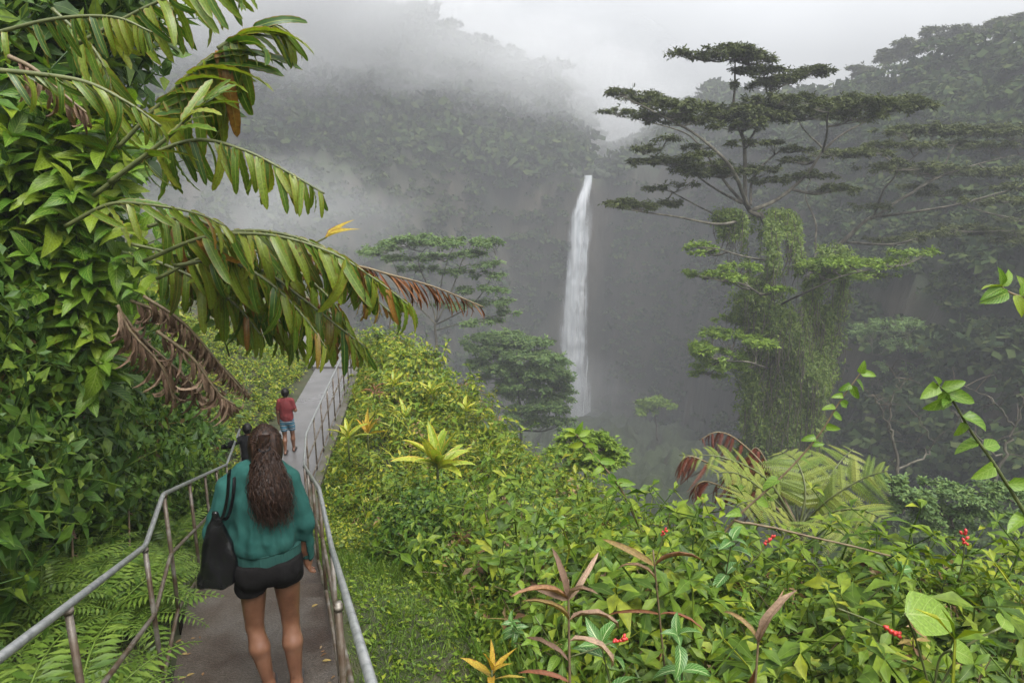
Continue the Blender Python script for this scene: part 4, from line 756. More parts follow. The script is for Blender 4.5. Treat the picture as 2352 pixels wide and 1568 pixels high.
# leaves of the ginger need more segments for their waved margins
for k, (mt, W, dr) in {'ginger': ('ginger', .18, .65), 'ginger_old': ('ginger_old', .16, .75)}.items():
    LM[k] = [mesh_of(leaf(1., W, 14, .32, dr * (.5 + .25 * j), .085, 'strap', j * 1.3, 6 + j % 3, (j - 2) * .03), 'leaf', M[mt]) for j in range(6)]
def shoot(p, up, H, nodes, L, kind, label, cat, name, group, seed, pair=True, whorl=4, stem='stem', bare=.15, el=(.05, .55)):
    r_ = np.random.default_rng(seed); p = np.asarray(p, float); t = thing(name, label, cat, p, group); up = unit(np.asarray(up, float)); g = Geo(); sd = unit(np.cross(up, [.3, .8, .1])); s2 = np.cross(up, sd)
    P = spline([[0, 0, 0], up * H * .5 + sd * r_.normal(0, .06) * H, up * H + sd * r_.normal(0, .1) * H + s2 * r_.normal(0, .1) * H], 12); g.add(*tube(P, np.linspace(.008, .0035, 12), 5), ); o = bpy.data.objects.new('stem', g.mesh('stem', M[stem])); o.parent = t; LK(o)
    a = r_.uniform(0, 6.28); T = unit(np.gradient(P, axis=0)); me = LM[kind]
    def put(q, tt, a, e, l_):
        x = unit(np.cross(tt, [.2, .9, .3])); y_ = np.cross(tt, x); d = (x * math.cos(a) + y_ * math.sin(a)) * math.cos(e) + tt * math.sin(e); child('leaf', me[r_.integers(0, len(me))], t, frames([q], d, tt + [0, 0, .6], l_ * r_.uniform(.8, 1.1), np.array([r_.normal(0, .4)]))[0])
    for i in range(nodes):
        f = bare + (1 - bare) * (i + .6) / nodes; k = int(f * 11); a += 1.57 + r_.normal(0, .2)
        for s_ in ((0, math.pi) if pair else (0,)): put(P[k], T[k], a + s_ + r_.normal(0, .2), r_.uniform(*el), L * r_.uniform(.8, 1.15) * (1 - .25 * max(0, f - .7)))
    for i in range(whorl): put(P[-1], T[-1], a + i * 6.28 / max(whorl, 1), r_.uniform(.5, 1.1), L * r_.uniform(.5, .85))
    return t
sid = [1000]
def nx(): sid[0] += 1; return sid[0]
# left bank: broad-leaved shoots facing the steps (picture position, leaf length in picture units)
LEFT = [(95, 225, 95), (30, 300, 90), (178, 255, 80), (255, 300, 85), (60, 420, 95), (160, 430, 90), (25, 545, 90), (100, 560, 85), (215, 530, 80), (60, 660, 80), (150, 640, 85), (215, 600, 80), (105, 720, 110), (40, 770, 100), (190, 705, 85), (290, 600, 75), (335, 530, 70), (300, 480, 70), (400, 520, 62), (410, 580, 65), (470, 575, 62), (545, 590, 72), (500, 610, 66), (350, 640, 62), (60, 870, 90), (150, 840, 80), (25, 940, 85), (210, 780, 70), (240, 660, 66), (10, 180, 90), (120, 340, 80)]
LEFT += [(float(fs.uniform(0, 300)), float(fs.uniform(150, 880)), 84.) for _ in range(34)]
for k, (px, py, lp) in enumerate(LEFT):
    Yd = float(np.clip(hit(px, py)[1] - .55, 2.2, 5.6)) if px < 330 else 5.4 - (px - 330) * .002
    q = at(px, py, Yd); L = lp * 1.12 / F * Yd; H = fs.uniform(.45, .8); up = np.array([.45, -.25, .85]) + fs.normal(0, .22, 3)
    shoot(q - unit(up) * H, up, H, 5, L, 'shoot', 'bright green broad-leaved shoot on the left bank, lower half under the ginger' if py > 500 else 'bright green broad-leaved shoot high on the left bank among the ginger leaves', 'shrub', 'broadleaf_shoot', 'broad-leaved shoots on the left bank', nx())
for k in range(46):
    px, py = fs.uniform(0, 470), fs.uniform(930, 1330); 
    if py > 1250 and px > 250: continue
    q = hit(px, py, .30); lp = 52; up = np.array([.7, -.35, .35]) + fs.normal(0, .3, 3); H = fs.uniform(.3, .5)
    shoot(q - unit(up) * H, up, H, 4, lp * 1.5 / F * q[1], 'shrub_dark', 'dark green leafy shoot low on the left bank behind the handrail', 'shrub', 'bank_shrub', 'dark leafy shoots low on the left bank', nx(), whorl=3)
# near slope: shrubs in the lower right
def on_slope(px, py, back=.0): return hit(px, py, back)
k = 0
while k < 120:
    px, py = fs.uniform(1000, 2352), fs.uniform(1230, 1640)
    if py < 1230 + max(0, 1500 - px) * .25 and fs.random() < .7: continue
    q = hit(px, py); x, y = q[0], q[1]; ch = float(canopy_h(np.array(x), np.array(y)))
    if ch < .3 or beyond(x, y) > .8: continue
    H = ch * .5 + fs.uniform(.28, .46); up = np.array([fs.normal(0, .3), -.15 + fs.normal(0, .25), 1]); kd = 'veined' if fs.random() < .06 else 'shrub'
    shoot((x, y, float(ground(x, y))), up, H, 5, fs.uniform(.10, .155), kd, 'white-veined leafy shrub among plain green ones on the near slope' if kd == 'veined' else 'plain green leafy shrub in the tangle on the near slope', 'shrub', 'leafy_shrub', 'white-veined shrubs on the near slope' if kd == 'veined' else 'green leafy shrubs on the near slope', nx(), whorl=4, bare=.35); k += 1
def placed(px, py, Yd): return at(px, py, Yd)
def stand(px, py, Yd, H, lp, kind, label, cat, name, **kw):
    """a plant whose top shows at (px, py), standing on the ground at distance Yd"""
    q = at(px, py, Yd); gz_ = float(ground(q[0], q[1])); up = kw.pop('lean', (0, 0, 1)); h = min(H, max(q[2] - gz_, .2)) if not kw.pop('free', False) else H
    u = unit(np.array(up, float)); return shoot(q - u * h, u, h, kw.pop('nodes', 5), lp / F * Yd * 1.1, kind, label, cat, name, kw.pop('group', None), nx(), **kw)
for (px, py, Yd, lp, lb) in [(1690, 1235, 4.1, 78, 'white-veined shrub just below the bent dry cane, leaves drooping'), (1545, 1420, 3.1, 84, 'large white-veined shrub left of the tall withered cane plant'), (1430, 1475, 2.75, 115, 'white-veined plant with the longest leaves, beside the lowest pink flower'), (1260, 1190, 5.4, 60, 'small white-veined shrub in the middle of the slope'), (2010, 1310, 3.6, 76, 'white-veined shrub with pale tip leaves right of the withered canes')]:
    stand(px, py, Yd, .75, lp, 'veined', lb, 'shrub', 'veined_shrub', nodes=4, whorl=4, group=None)
# dark shrub beside the grass strip: a rounded bush of many small shoots
t = thing('dark_shrub', 'dark rounded shrub overhanging the grass strip below the yellow-green rosette plant', 'shrub', (-1.75, 6.2, float(ground(-1.75, 6.2)))); g = Geo(); r_ = np.random.default_rng(8); n = 330
d = unit(r_.normal(size=(n, 3)) * [1, 1, .9] + [0, -.2, .35]); C = np.array([-.80, 6.4, float(ground(-.80, 6.4)) + .12]); P = C + d * np.array([.75, .75, .72]) * (.75 + .2 * r_.random(n))[:, None]
th = r_.uniform(0, 6.28, n); ref = np.stack([np.cos(th), np.sin(th), 0 * th], 1); up = d + [0, 0, .25] + r_.normal(0, .25, (n, 3)); up = unit(up); Ms = frames(P - up * .18, ref - up * (ref * up).sum(1)[:, None], up, .85 * r_.uniform(.7, 1.2, n)); kk = r_.integers(0, 6, n)
for j in range(6): g.many(SG[j], Ms[kk == j])
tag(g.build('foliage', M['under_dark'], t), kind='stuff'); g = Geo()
for a in np.linspace(0, 6.28, 9): g.add(*tube(spline([C - [0, 0, .2], C + [.2 * math.cos(a), .2 * math.sin(a), .2], C + [.45 * math.cos(a), .45 * math.sin(a), .45]], 6), np.linspace(.015, .006, 6), 5)); 
tag(g.build('stems', M['brown_stem'], t), kind='stuff')

# yellow-green rosette (ti) plants on the slope
def rosette(px, py, Yd, L, n, kind, label, seed, el=(.45, 1.42), cat='plant', name='rosette_plant', group=None):
    r_ = np.random.default_rng(seed); q = at(px, py, Yd); t = thing(name, label, cat, q, group); g = Geo(); g.add(*tube(np.array([[0, 0, -.35], [0, 0, -.15], [0, 0, .06]]), np.array([.022, .02, .015]) * L / .6, 6)); o = bpy.data.objects.new('stem', g.mesh('stem', M['stem'])); o.parent = t; LK(o)
    for i in range(n):
        a = i * 2.4 + r_.normal(0, .2); e = el[0] + (el[1] - el[0]) * i / (n - 1) + r_.normal(0, .08); d = [math.cos(a) * math.cos(e), math.sin(a) * math.cos(e), math.sin(e)]; me = LM[kind]
        child('leaf', me[r_.integers(0, len(me))], t, frames([[0, 0, .05 * i / n]], d, [0, 0, 1], L * r_.uniform(.8, 1.1), np.array([r_.normal(0, .3)]))[0])
    return t
rosette(1005, 1078, 8.5, .60, 18, 'ti', 'large yellow-green rosette plant with strap leaves, alone above the dark shrub', 3)
RL = np.random.default_rng(90)
for k, (px, py, Yd, L, kd, lb) in enumerate([(930, 968, 12, .40, 'ti', 'yellowing strap-leaved plant behind the large rosette, nearest the walkway rail'), (905, 888, 13.5, .36, 'ti', 'strap-leaved plant highest on the slope, near the end of the walkway rail'), (990, 908, 13, .36, 'ti', 'strap-leaved plant on the slope above and right of the large rosette'), (860, 905, 13, .34, 'dry_red', 'orange withered strap-leaved plant close to the walkway rail'), (1070, 946, 12, .32, 'ti', 'small strap-leaved plant between the large rosette and the slope edge'), (800, 1010, 9.7, .4, 'ti', 'yellow-leaved plant low beside the walkway kerb'), (845, 1000, 10.5, .4, 'yellow', 'plant with bright yellow leaves left of the large rosette')]):
    q = at(px, py, Yd); y = Yd; rosette(px, py, Yd, L, 9, kd, lb, 300 + k, el=(.5, 1.35))

# withered cane plants in the foreground: brown stems with long limp leaves
def withered(px, py, pb, Yd, specs, label, seed, kind='dry_red'):
    r_ = np.random.default_rng(seed); a, b_ = at(px, py, Yd), at(pb[0], pb[1], Yd - .15); b_[2] = min(b_[2], float(ground(b_[0], b_[1])) + .05) if b_[2] > float(ground(b_[0], b_[1])) else b_[2]
    t = thing('withered_cane_plant', label, 'plant', b_); g = Geo(); P = spline([b_, (a + b_) / 2 + r_.normal(0, .02, 3), a], 14); g.add(*tube(P, np.linspace(.0075, .004, 14), 6)); g.build('stem', M['brown_stem'], t)
    for f, dx, dz, lp in specs:
        q = P[int(f * 13)] - b_; d = np.array([dx, r_.normal(-.15, .2), dz]); me = LM[kind if r_.random() < .6 else 'dry']; child('leaf', me[r_.integers(0, len(me))], t, frames([q], d, [0, -.35, 1], lp / F * Yd * 1.1, np.array([r_.normal(0, .35)]))[0])
withered(1305, 1330, (1335, 1660), 2.35, [(.99, .1, 1, 120), (.99, -.9, .6, 140), (.8, .8, .6, 150), (.75, -.7, .7, 130), (.98, -.15, 1, 130), (.96, -.6, .9, 170), (.94, .5, 1, 140), (.9, .9, .75, 140), (.86, -.35, 1, 150), (.62, -.9, .45, 130), (.6, .9, .2, 100), (.5, .3, -.7, 130), (.4, -.9, .3, 140), (.38, .5, .2, 120), (.3, -.5, -.3, 150), (.55, .2, -.9, 120), (.2, .7, .3, 110)], 'withered cane plant with orange-brown limp leaves left of the pink flower', 61)
withered(1745, 1425, (1752, 1670), 2.2, [(.6, -.8, .9, 200), (.62, .8, .9, 170), (.7, -.2, 1, 180), (.98, .2, 1, 150), (.97, .0, 1, 170), (.96, -.3, .9, 120), (.45, -1, .75, 230), (.4, -.9, .9, 150), (.42, .9, .8, 190), (.3, .95, .35, 210), (.8, .15, -.9, 120), (.85, -.15, -.9, 110), (.5, .3, 1, 160)], 'withered cane plant with pale tan leaves standing in the bottom middle of the slope', 62)
withered(1500, 1262, (1560, 1480), 3.2, [(.98, -.8, .7, 140), (.95, .6, .8, 120), (.9, -.3, .9, 110), (.7, -.7, .3, 130), (.75, .7, .3, 110), (.6, -.3, -.8, 100)], 'smaller withered plant with two curling brown leaves above the white-veined shrub', 63)
rosette(1130, 1560, 2.6, .17, 8, 'yellow', 'small plant with orange and yellow leaves at the bottom edge beside the grass', 64, el=(.3, 1.2))

# broad heart-shaped leaf plant, lower right
t = thing('heart_leaf_plant', 'plant with one very large pale green heart-shaped leaf in the lower right corner', 'plant', at(2150, 1560, 2.5)); b_ = np.array(t.location)
me = mesh_of(leaf(1., .72, 14, .22, .7, .008, 'heart', 0, 2), 'leaf', G('heart_leaf', [(.14, .23, .03), (.16, .25, .035)], .3, .35, vein=(.25, .33, .09), rnd='object', lat=6, latw=.06))
for (px, py, d, l_) in [(2078, 1408, (.95, -.05, -.02), .26), (2185, 1490, (.8, -.1, -.25), .14), (2300, 1440, (.5, .4, .1), .12)]:
    q = at(px, py, 2.5) - b_; child('leaf', me, t, frames([q], d, [.1, -.62, .78], l_)[0]); g = Geo(); g.add(*tube(spline([[0, 0, -.1], q * .5 + [0, .03, 0], q], 8), .005, 5)); o = bpy.data.objects.new('leaf_stalk', g.mesh('leaf_stalk', M['stem'])); o.parent = t; LK(o)

# red and pink flower spikes
def flower(px, py, Yd, label, lean, seed, s_=1.):
    s_ *= .72
    r_ = np.random.default_rng(seed); q = at(px, py, Yd); t = thing('flower_spike', label, 'flower', q); g = Geo(); ax = unit(np.array(lean, float)); g.add(*tube(spline([-ax * .22, -ax * .1 + [.01, 0, 0], ax * .02], 8), .004, 5)); o = bpy.data.objects.new('stalk', g.mesh('stalk', M['stem'])); o.parent = t; LK(o)
    bd = [np.array([[0, 0, 0]])]
    for i in range(8):
        f = i / 7; c = ax * (.075 * f) + r_.normal(0, .006, 3); g = Geo(); dd = unit(ax * (.5 + f) + r_.normal(0, .7, 3)); P = np.array([c, c + dd * .009, c + dd * .019, c + dd * .027]) * s_; g.add(*tube(P, np.array([.005, .0095, .0085, .002]) * s_, 7)); o = bpy.data.objects.new('bract', g.mesh('bract', M['flower'])); o.parent = t; LK(o)
flower(1522, 1232, 4.1, 'red flower spike standing highest, above the curling brown leaves', (.25, 0, 1), 1)
flower(1760, 1250, 3.9, 'dark red flower spike right below the bent dry cane', (.5, 0, .7), 2, 1.25)
flower(2214, 1248, 3.2, 'upright red flower spike near the right edge with stacked buds', (0, 0, 1), 3, 1.2)
flower(2030, 1440, 2.5, 'large red flower spike lying sideways beside the heart-shaped leaf', (.9, 0, -.4), 4, 1.25)
flower(1410, 1472, 2.65, 'pink and orange flower spike above the longest white-veined leaf', (.85, 0, .35), 5, 1.1)

# ---- long stems leaning into the view with alternate heart-shaped leaves
def leaning(pts, Yd, r0, leaves, kind, label, name='climbing_stem', stem='stem', cat='plant'):
    W = spline([at(p[0], p[1], Yd + (p[2] if len(p) > 2 else 0)) for p in pts], 30); t = thing(name, label, cat, W[0]); g = Geo(); g.add(*tube(W, np.linspace(r0, r0 * .35, 30), 6)); g.build('stem', M[stem], t); r_ = np.random.default_rng(int(pts[0][0])); me = LM[kind]
    for f, ang, lp in leaves:                                        # fraction along the stem, direction in the picture plane (degrees, 0 = right, 90 = up), length
        i = int(f * 29); a = R(ang); d = np.array([math.cos(a), r_.normal(-.25, .3), math.sin(a)]); child('leaf', me[r_.integers(0, len(me))], t, frames([W[i] - W[0]], d, [0, -.7, .6], lp * .86 / F * Yd, np.array([r_.normal(0, .4)]))[0])
leaning([(1650, 1240), (1700, 1180), (1800, 1090), (1880, 1000), (1930, 920), (1985, 845)], 4.6, .011, [(.99, 80, 40), (.97, 10, 44), (.95, -50, 40), (.93, 200, 40), (.9, -70, 46), (.86, 170, 36), (.82, -20, 44), (.78, 175, 40), (.75, -30, 42), (.66, -10, 40), (.62, 180, 44), (.58, 10, 36), (.5, -20, 40), (.38, 200, 60), (.3, -20, 52), (.22, 170, 56), (.15, -30, 60), (.1, 190, 52)], 'vine', 'long thin leafy stem slanting up in front of the creeper-covered trunk', stem='brown_stem')
leaning([(2400, 1260), (2352, 1175), (2280, 1060), (2230, 990), (2185, 915), (2150, 880)], 3.1, .011, [(.99, 120, 44), (.97, 200, 70), (.95, 20, 66), (.92, -90, 62), (.88, -20, 84), (.84, 215, 80), (.8, 170, 60), (.7, -10, 76), (.66, 240, 52), (.55, 200, 72), (.5, 10, 76), (.4, -160, 80), (.32, 0, 80), (.22, 10, 66), (.2, 190, 90), (.1, -10, 90)], 'vine', 'stout leafy stem leaning in from the right edge with heart-shaped leaves')
leaning([(2420, 715), (2380, 690), (2340, 680), (2312, 668), (2298, 655)], 2.9, .008, [(.98, 110, 60), (.95, 60, 62), (.95, 170, 66), (.9, 190, 74), (.85, 215, 66), (.7, 195, 90), (.6, -70, 70), (.5, 60, 80), (.3, 120, 80), (.3, -60, 80)], 'shoot', 'leafy twig tip entering at the right edge, high above the hollow', stem='brown_stem')
leaning([(1480, 1235), (1430, 1130), (1390, 1075), (1350, 1030), (1318, 990)], 5.6, .012, [(.99, 130, 44), (.98, 60, 44), (.97, 170, 42), (.95, 20, 48), (.9, -10, 44), (.86, 190, 48), (.8, 30, 44), (.72, -40, 48), (.68, 170, 40), (.6, 0, 56), (.52, 190, 50), (.45, -60, 56), (.36, 0, 60), (.3, 180, 56), (.22, -30, 60), (.12, 200, 60)], 'shoot', 'leafy stem leaning left above the slope edge below the waterfall', stem='brown_stem')
g = Geo(); W = spline([at(1686, 1196, 4.0), at(1780, 1212, 3.95), at(1900, 1240, 3.9), at(2045, 1275, 3.8)], 16); W += rng.normal(0, .003, W.shape); g.add(*tube(W, np.linspace(.0085, .006, 16), 7)); tag(g.build('dry_cane', M['brown_stem'], loc=W[0]), 'bent dry tan cane lying across the shrubs in front of the tree fern', 'stick')

# ---- tree fern at the edge of the slope: each frond a part, its leaflets sub-parts
def pinna_mesh(mat, n=19, w=.105, droop=.5):
    g = Geo(); t = np.linspace(0, 1, 8); P = np.stack([0 * t, t, -droop * .5 * t ** 2], 1); g.add(*tube(P, np.linspace(.008, .003, 8), 3, False)); q = (np.array([[-.5, 0, 0], [.5, 0, 0], [.22, 1, -.1], [-.22, 1, -.1]]) * [.40, 1, 1], np.array([(0, 1, 2, 3)]), np.zeros((4, 2)))
    for i in range(n):
        f = .04 + .94 * i / n; p = np.array([0, f, -droop * .5 * f * f]); l_ = w * (1 - f ** 2.2) ** .8 + .012
        for s_ in (-1, 1): g.many(q, frames([p], [s_, .42, -.28], [0, 0, 1], l_))
    return g.mesh('leaflet', M[mat])
PN = [pinna_mesh('tree_fern', droop=.45), pinna_mesh('tree_fern', droop=.8)]; PD = [pinna_mesh('dead_fern', 24, .07, .5 + .5 * k) for k in range(3)]
def tree_fern(px, py, Yd, fr, label):
    base = at(px, py, Yd); t = thing('tree_fern', label, 'fern', base); r_ = np.random.default_rng(23); g = Geo(); g.add(*tube(np.array([[0, 0, -1.2], [0, 0, -.5], [0, 0, .02]]), np.array([.09, .08, .07]), 9)); o = bpy.data.objects.new('trunk', g.mesh('trunk', M['dark_bark'])); o.parent = t; LK(o)
    for pts_, pl, dead in fr:
        W = spline([[0, 0, 0]] + [at(p[0], p[1], Yd + p[2]) - base for p in pts_], 24); g = Geo(); g.add(*tube(W, np.linspace(.014, .004, 24), 5)); o = bpy.data.objects.new('frond', g.mesh('frond', M['brown_stem' if dead else 'stem'])); o.parent = t; LK(o)
        if dead: o['label'] = 'dead rust-brown frond hanging limp'
        T = unit(np.gradient(W, axis=0)); n = 12
        for i in range(n):
            f = .2 + .8 * (i + .5) / n; k = int(f * 23); tt = T[k]; side = unit(np.cross(tt, [0, -.35, 1])); nn = np.cross(side, tt); l_ = pl / F * Yd * (math.sin(math.pi * (.12 + .86 * f)) ** .6)
            for s_ in (-1, 1):
                d = side * s_ + tt * .35 if not dead else side * s_ * .35 + tt * .3 + [0, 0, -.9] + r_.normal(0, .25, 3)
                child('leaflet', (PD if dead else PN)[r_.integers(0, 3 if dead else 2)], o, frames([W[k]], d, nn * (1 if nn[2] > 0 else -1) + [0, -.2, .4], l_, np.array([r_.normal(0, .08)]))[0])
tree_fern(1835, 1215, 6.0, [([(1850, 1130, .1), (1830, 1060, .3), (1790, 1035, .5)], 110, 0), ([(1880, 1130, .2), (1930, 1060, .4), (1960, 1030, .6)], 105, 0), ([(1900, 1150, -.2), (1980, 1100, -.3), (2040, 1080, -.4)], 105, 0), ([(1900, 1180, -.4), (1970, 1170, -.7), (2030, 1190, -.9)], 95, 0), ([(1780, 1150, -.2), (1700, 1090, -.3), (1640, 1085, -.4)], 95, 0), ([(1760, 1100, .1), (1660, 1050, .1), (1560, 1045, .2)], 80, 0), ([(1790, 1180, -.5), (1730, 1150, -.8), (1680, 1165, -1.0)], 90, 0), ([(1880, 1200, -.6), (1930, 1220, -.9), (1980, 1270, -1.1)], 90, 0), ([(1820, 1130, .5), (1780, 1080, .9), (1740, 1070, 1.2)], 90, 0),
   ([(1770, 1090, .3), (1700, 1015, .4), (1650, 992, .4), (1606, 1010, .4)], 85, 1), ([(1740, 1130, .1), (1620, 1060, .1), (1575, 1050, .1), (1560, 1090, .1)], 85, 1), ([(1760, 1100, .4), (1720, 1060, .6), (1690, 1075, .6)], 85, 1), ([(1740, 1160, -.1), (1640, 1110, 0), (1605, 1110, 0), (1590, 1140, 0)], 80, 1), ([(1770, 1080, .5), (1740, 1030, .6), (1720, 1040, .6)], 80, 1)],
   'tree fern with pale arching fronds and rust-brown dead ones on the slope edge')

# ---- ginger stalks overhanging the path
def ginger(pts_, Yd, n, lp, label, kind='ginger', g_=.5, tang=.5, side=.5, f0=.12, dirv=None, name='ginger_stalk', group='arching ginger stalks over the path', two=True, r0=.014, tip=1., mix=.0, vary=.2, stem='stem'):
    """a stalk through picture points (px, py, dY) with leaves in two ranks; g_, tang, side: how far leaves hang, point along the stalk, spread"""
    W = spline([at(p[0], p[1], Yd + (p[2] if len(p) > 2 else 0)) for p in pts_], 40); t = thing(name, label, 'ginger plant', W[0], group); gg = Geo(); gg.add(*tube(W, np.linspace(r0, r0 * .4, 40), 7)); gg.build('stem', M[stem], t); T = unit(np.gradient(W, axis=0)); r_ = np.random.default_rng(int(abs(pts_[0][0] * 7 + pts_[-1][1])))
    n = int(n * 1.3) if n > 6 else n
    for i in range(n):
        f = f0 + (1 - f0) * (i + .5) / n; k = int(f * 39); tt = T[k]; sd = unit(np.cross(tt, [0, -.25, 1.])); nn = unit(np.cross(sd, tt)); kd = 'ginger_old' if r_.random() < mix * (.5 if kind != 'ginger_old' else 1) else kind; me = LM[kd]
        for s_ in ((-1, 1) if two else ((-1) ** i,)):
            if r_.random() < .07: continue
            d = tt * (tang + .7 * max(0, f - .75)) + sd * s_ * side + np.array([0, 0, -g_]) + r_.normal(0, .20, 3); up = nn * (1 if nn[2] > 0 else -1) + [0, -.45, .25]
            if dirv is not None: d = np.array(dirv if s_ > 0 else (.35, -.1, -.9), float) + r_.normal(0, .07, 3); up = [0, -.35, 1]
            child('leaf', me[r_.integers(0, len(me))], t, frames([W[k] - W[0]], d, up, lp * .80 / F * Yd * r_.uniform(1 - vary, 1 + vary * .6) * (1 - .45 * max(0, f - .7) / .3 * tip), np.array([r_.normal(0, .5)]))[0])
    return t
ginger([(-60, 90), (120, 45), (260, 40), (350, 75)], 4.3, 12, 100, 'ginger stalk across the top left corner with a row of short hanging leaves', g_=1., tang=.25, side=.25, mix=.1)
ginger([(270, 340), (400, 205), (480, 135), (560, 78)], 4.4, 11, 240, 'ginger stalk rising steeply near the top with its leaves arching over to the right', kind='ginger_arch', f0=.15, dirv=(.95, -.15, .30), mix=.04, tip=.3)
ginger([(500, 112), (560, 75), (620, 58), (660, 75)], 4.4, 7, 150, 'tip of a ginger stalk at the top whose leaves point out against the mist', kind='ginger_arch', g_=.4, tang=.9, side=.35)
ginger([(180, 100), (330, 20), (450, -30), (560, -50)], 4.6, 12, 140, 'ginger stalk partly cut off by the top edge of the picture', g_=.8, tang=.5, side=.5)
ginger([(215, 450), (330, 365), (450, 322), (560, 345), (660, 395), (745, 445)], 4.0, 14, 140, 'ginger stalk in mid-height whose leaves hang straight down like a comb', g_=1.1, tang=.25, side=.22, f0=.2)
ginger([(330, 600), (470, 545), (620, 540), (760, 580), (860, 640), (945, 705)], 4.5, 24, 165, 'longest ginger stalk sweeping low over the path with densely hanging leaves', g_=.9, tang=.6, side=.40, mix=.10)
ginger([(420, 560), (560, 530), (680, 545), (780, 590), (850, 650)], 4.7, 16, 190, 'ginger stalk with long waved leaves just behind the longest one', kind='ginger_arch', g_=.6, tang=.9, side=.35, mix=.08)
ginger([(360, 640), (480, 590), (600, 620), (700, 690), (790, 760), (845, 800)], 4.8, 22, 150, 'lowest green ginger stalk, its tip hanging just over the walkway', g_=1., tang=.55, side=.38, mix=.16)
ginger([(300, 560), (420, 590), (520, 640), (620, 720), (690, 780)], 5.2, 18, 150, 'ginger stalk hanging nearest the bank behind the lowest one', g_=1., tang=.4, side=.4, mix=.2)
ginger([(400, 610), (520, 600), (620, 650), (700, 730), (750, 800)], 4.6, 20, 150, 'ginger stalk in front of the hanging mass, bending steeply down at its tip', g_=1., tang=.5, side=.4, mix=.12)
ginger([(440, 570), (560, 570), (680, 620), (770, 700), (800, 770)], 5.0, 20, 150, 'ginger stalk deep in the hanging mass behind the steeply bending one', g_=1., tang=.5, side=.4, mix=.2)
ginger([(360, 600), (450, 640), (540, 700), (600, 770)], 4.9, 16, 140, 'ginger stalk at the inner edge of the hanging mass beside the dead stalks', g_=1.1, tang=.4, side=.4, mix=.2)
ginger([(340, 520), (440, 500), (540, 560), (600, 640)], 4.9, 16, 150, 'short ginger stalk in the middle of the hanging mass, leaves straight down', g_=1.1, tang=.3, side=.3, mix=.15)
ginger([(-40, 160), (80, 170), (200, 190), (300, 240), (370, 290)], 3.4, 12, 130, 'bright ginger stalk at the left edge fanning its leaves towards the middle', kind='ginger_arch', g_=.45, tang=.8, side=.35)
ginger([(500, 560), (650, 560), (740, 600), (830, 660), (900, 720)], 5.2, 14, 110, 'yellowing ginger stalk just above the withered one', kind='ginger_old', g_=.8, tang=.5, side=.35, mix=.5)
ginger([(560, 700), (700, 640), (800, 610), (900, 632), (1000, 660), (1110, 705)], 5.4, 26, 100, 'dead rust-red ginger stalk reaching farthest right over the path', kind='ginger_dead', g_=.75, tang=.8, side=.22, f0=.25, stem='brown_stem')
ginger([(560, 720), (680, 680), (760, 720), (830, 790)], 5.5, 16, 105, 'short dead brown ginger stalk under the rust-red one', kind='ginger_dead', g_=.8, tang=.6, side=.25, stem='brown_stem')
ginger([(250, 420), (380, 320), (440, 260), (480, 225)], 3.9, 5, 170, 'short ginger stalk with broad glossy leaves pointing up to the right', g_=.1, tang=.9, side=.5)
ginger([(150, 520), (250, 470), (340, 470), (450, 490), (520, 520)], 4.3, 9, 130, 'ginger stalk with a few bronzed leaves between the comb-leaved one and the shrubs', g_=.5, tang=.8, side=.4, mix=.2)
ginger([(120, 20), (220, 120), (260, 220), (270, 330)], 5.0, 11, 130, 'ginger stalk in the dark top left thicket', g_=.8, tang=.4, side=.5)
ginger([(640, 600), (700, 570), (750, 545)], 5.0, 1, 110, 'thin stalk with an orange-yellow leaf pair against the mist', kind='yellow', g_=-.25, tang=1., side=.08, f0=.9, tip=0)
# withered stalks hanging on the bank
ginger([(300, 690), (370, 720), (450, 790), (520, 850), (575, 910)], 5.2, 40, 80, 'dead brown ginger stalk drooping down the bank, thick with shrivelled leaves', kind='dry', g_=1.2, tang=.2, side=.25, f0=.05, stem='brown_stem')
ginger([(330, 680), (420, 740), (500, 830), (560, 900)], 5.0, 30, 80, 'second dead drooping ginger stalk, right beside the thick shrivelled one', kind='dry', g_=1.2, tang=.3, side=.35, f0=.05, stem='brown_stem')
ginger([(270, 700), (300, 760), (370, 840), (400, 920)], 5.1, 18, 120, 'dead stalk nearest the left edge of the drooping dry mass, its long leaves folded', kind='dry', g_=1.2, tang=.5, side=.35, f0=.05, stem='brown_stem')
ginger([(360, 760), (440, 820), (500, 900), (540, 930)], 4.9, 18, 110, 'lowest dead stalk of the drooping dry mass, just above the ferns', kind='dry', g_=1.1, tang=.6, side=.4, f0=.05, stem='brown_stem')
ginger([(280, 720), (330, 780), (420, 860), (480, 930)], 5.3, 20, 120, 'dead stalk with long tan leaves below the thick shrivelled one', kind='dry', g_=1.2, tang=.5, side=.35, f0=.1, stem='brown_stem')
ginger([(20, 130), (80, 160), (150, 220), (200, 260)], 3.9, 9, 120, 'dead tan ginger leaves hanging in the upper left corner', kind='dry', g_=1.1, tang=.55, side=.4, f0=.1, stem='brown_stem')
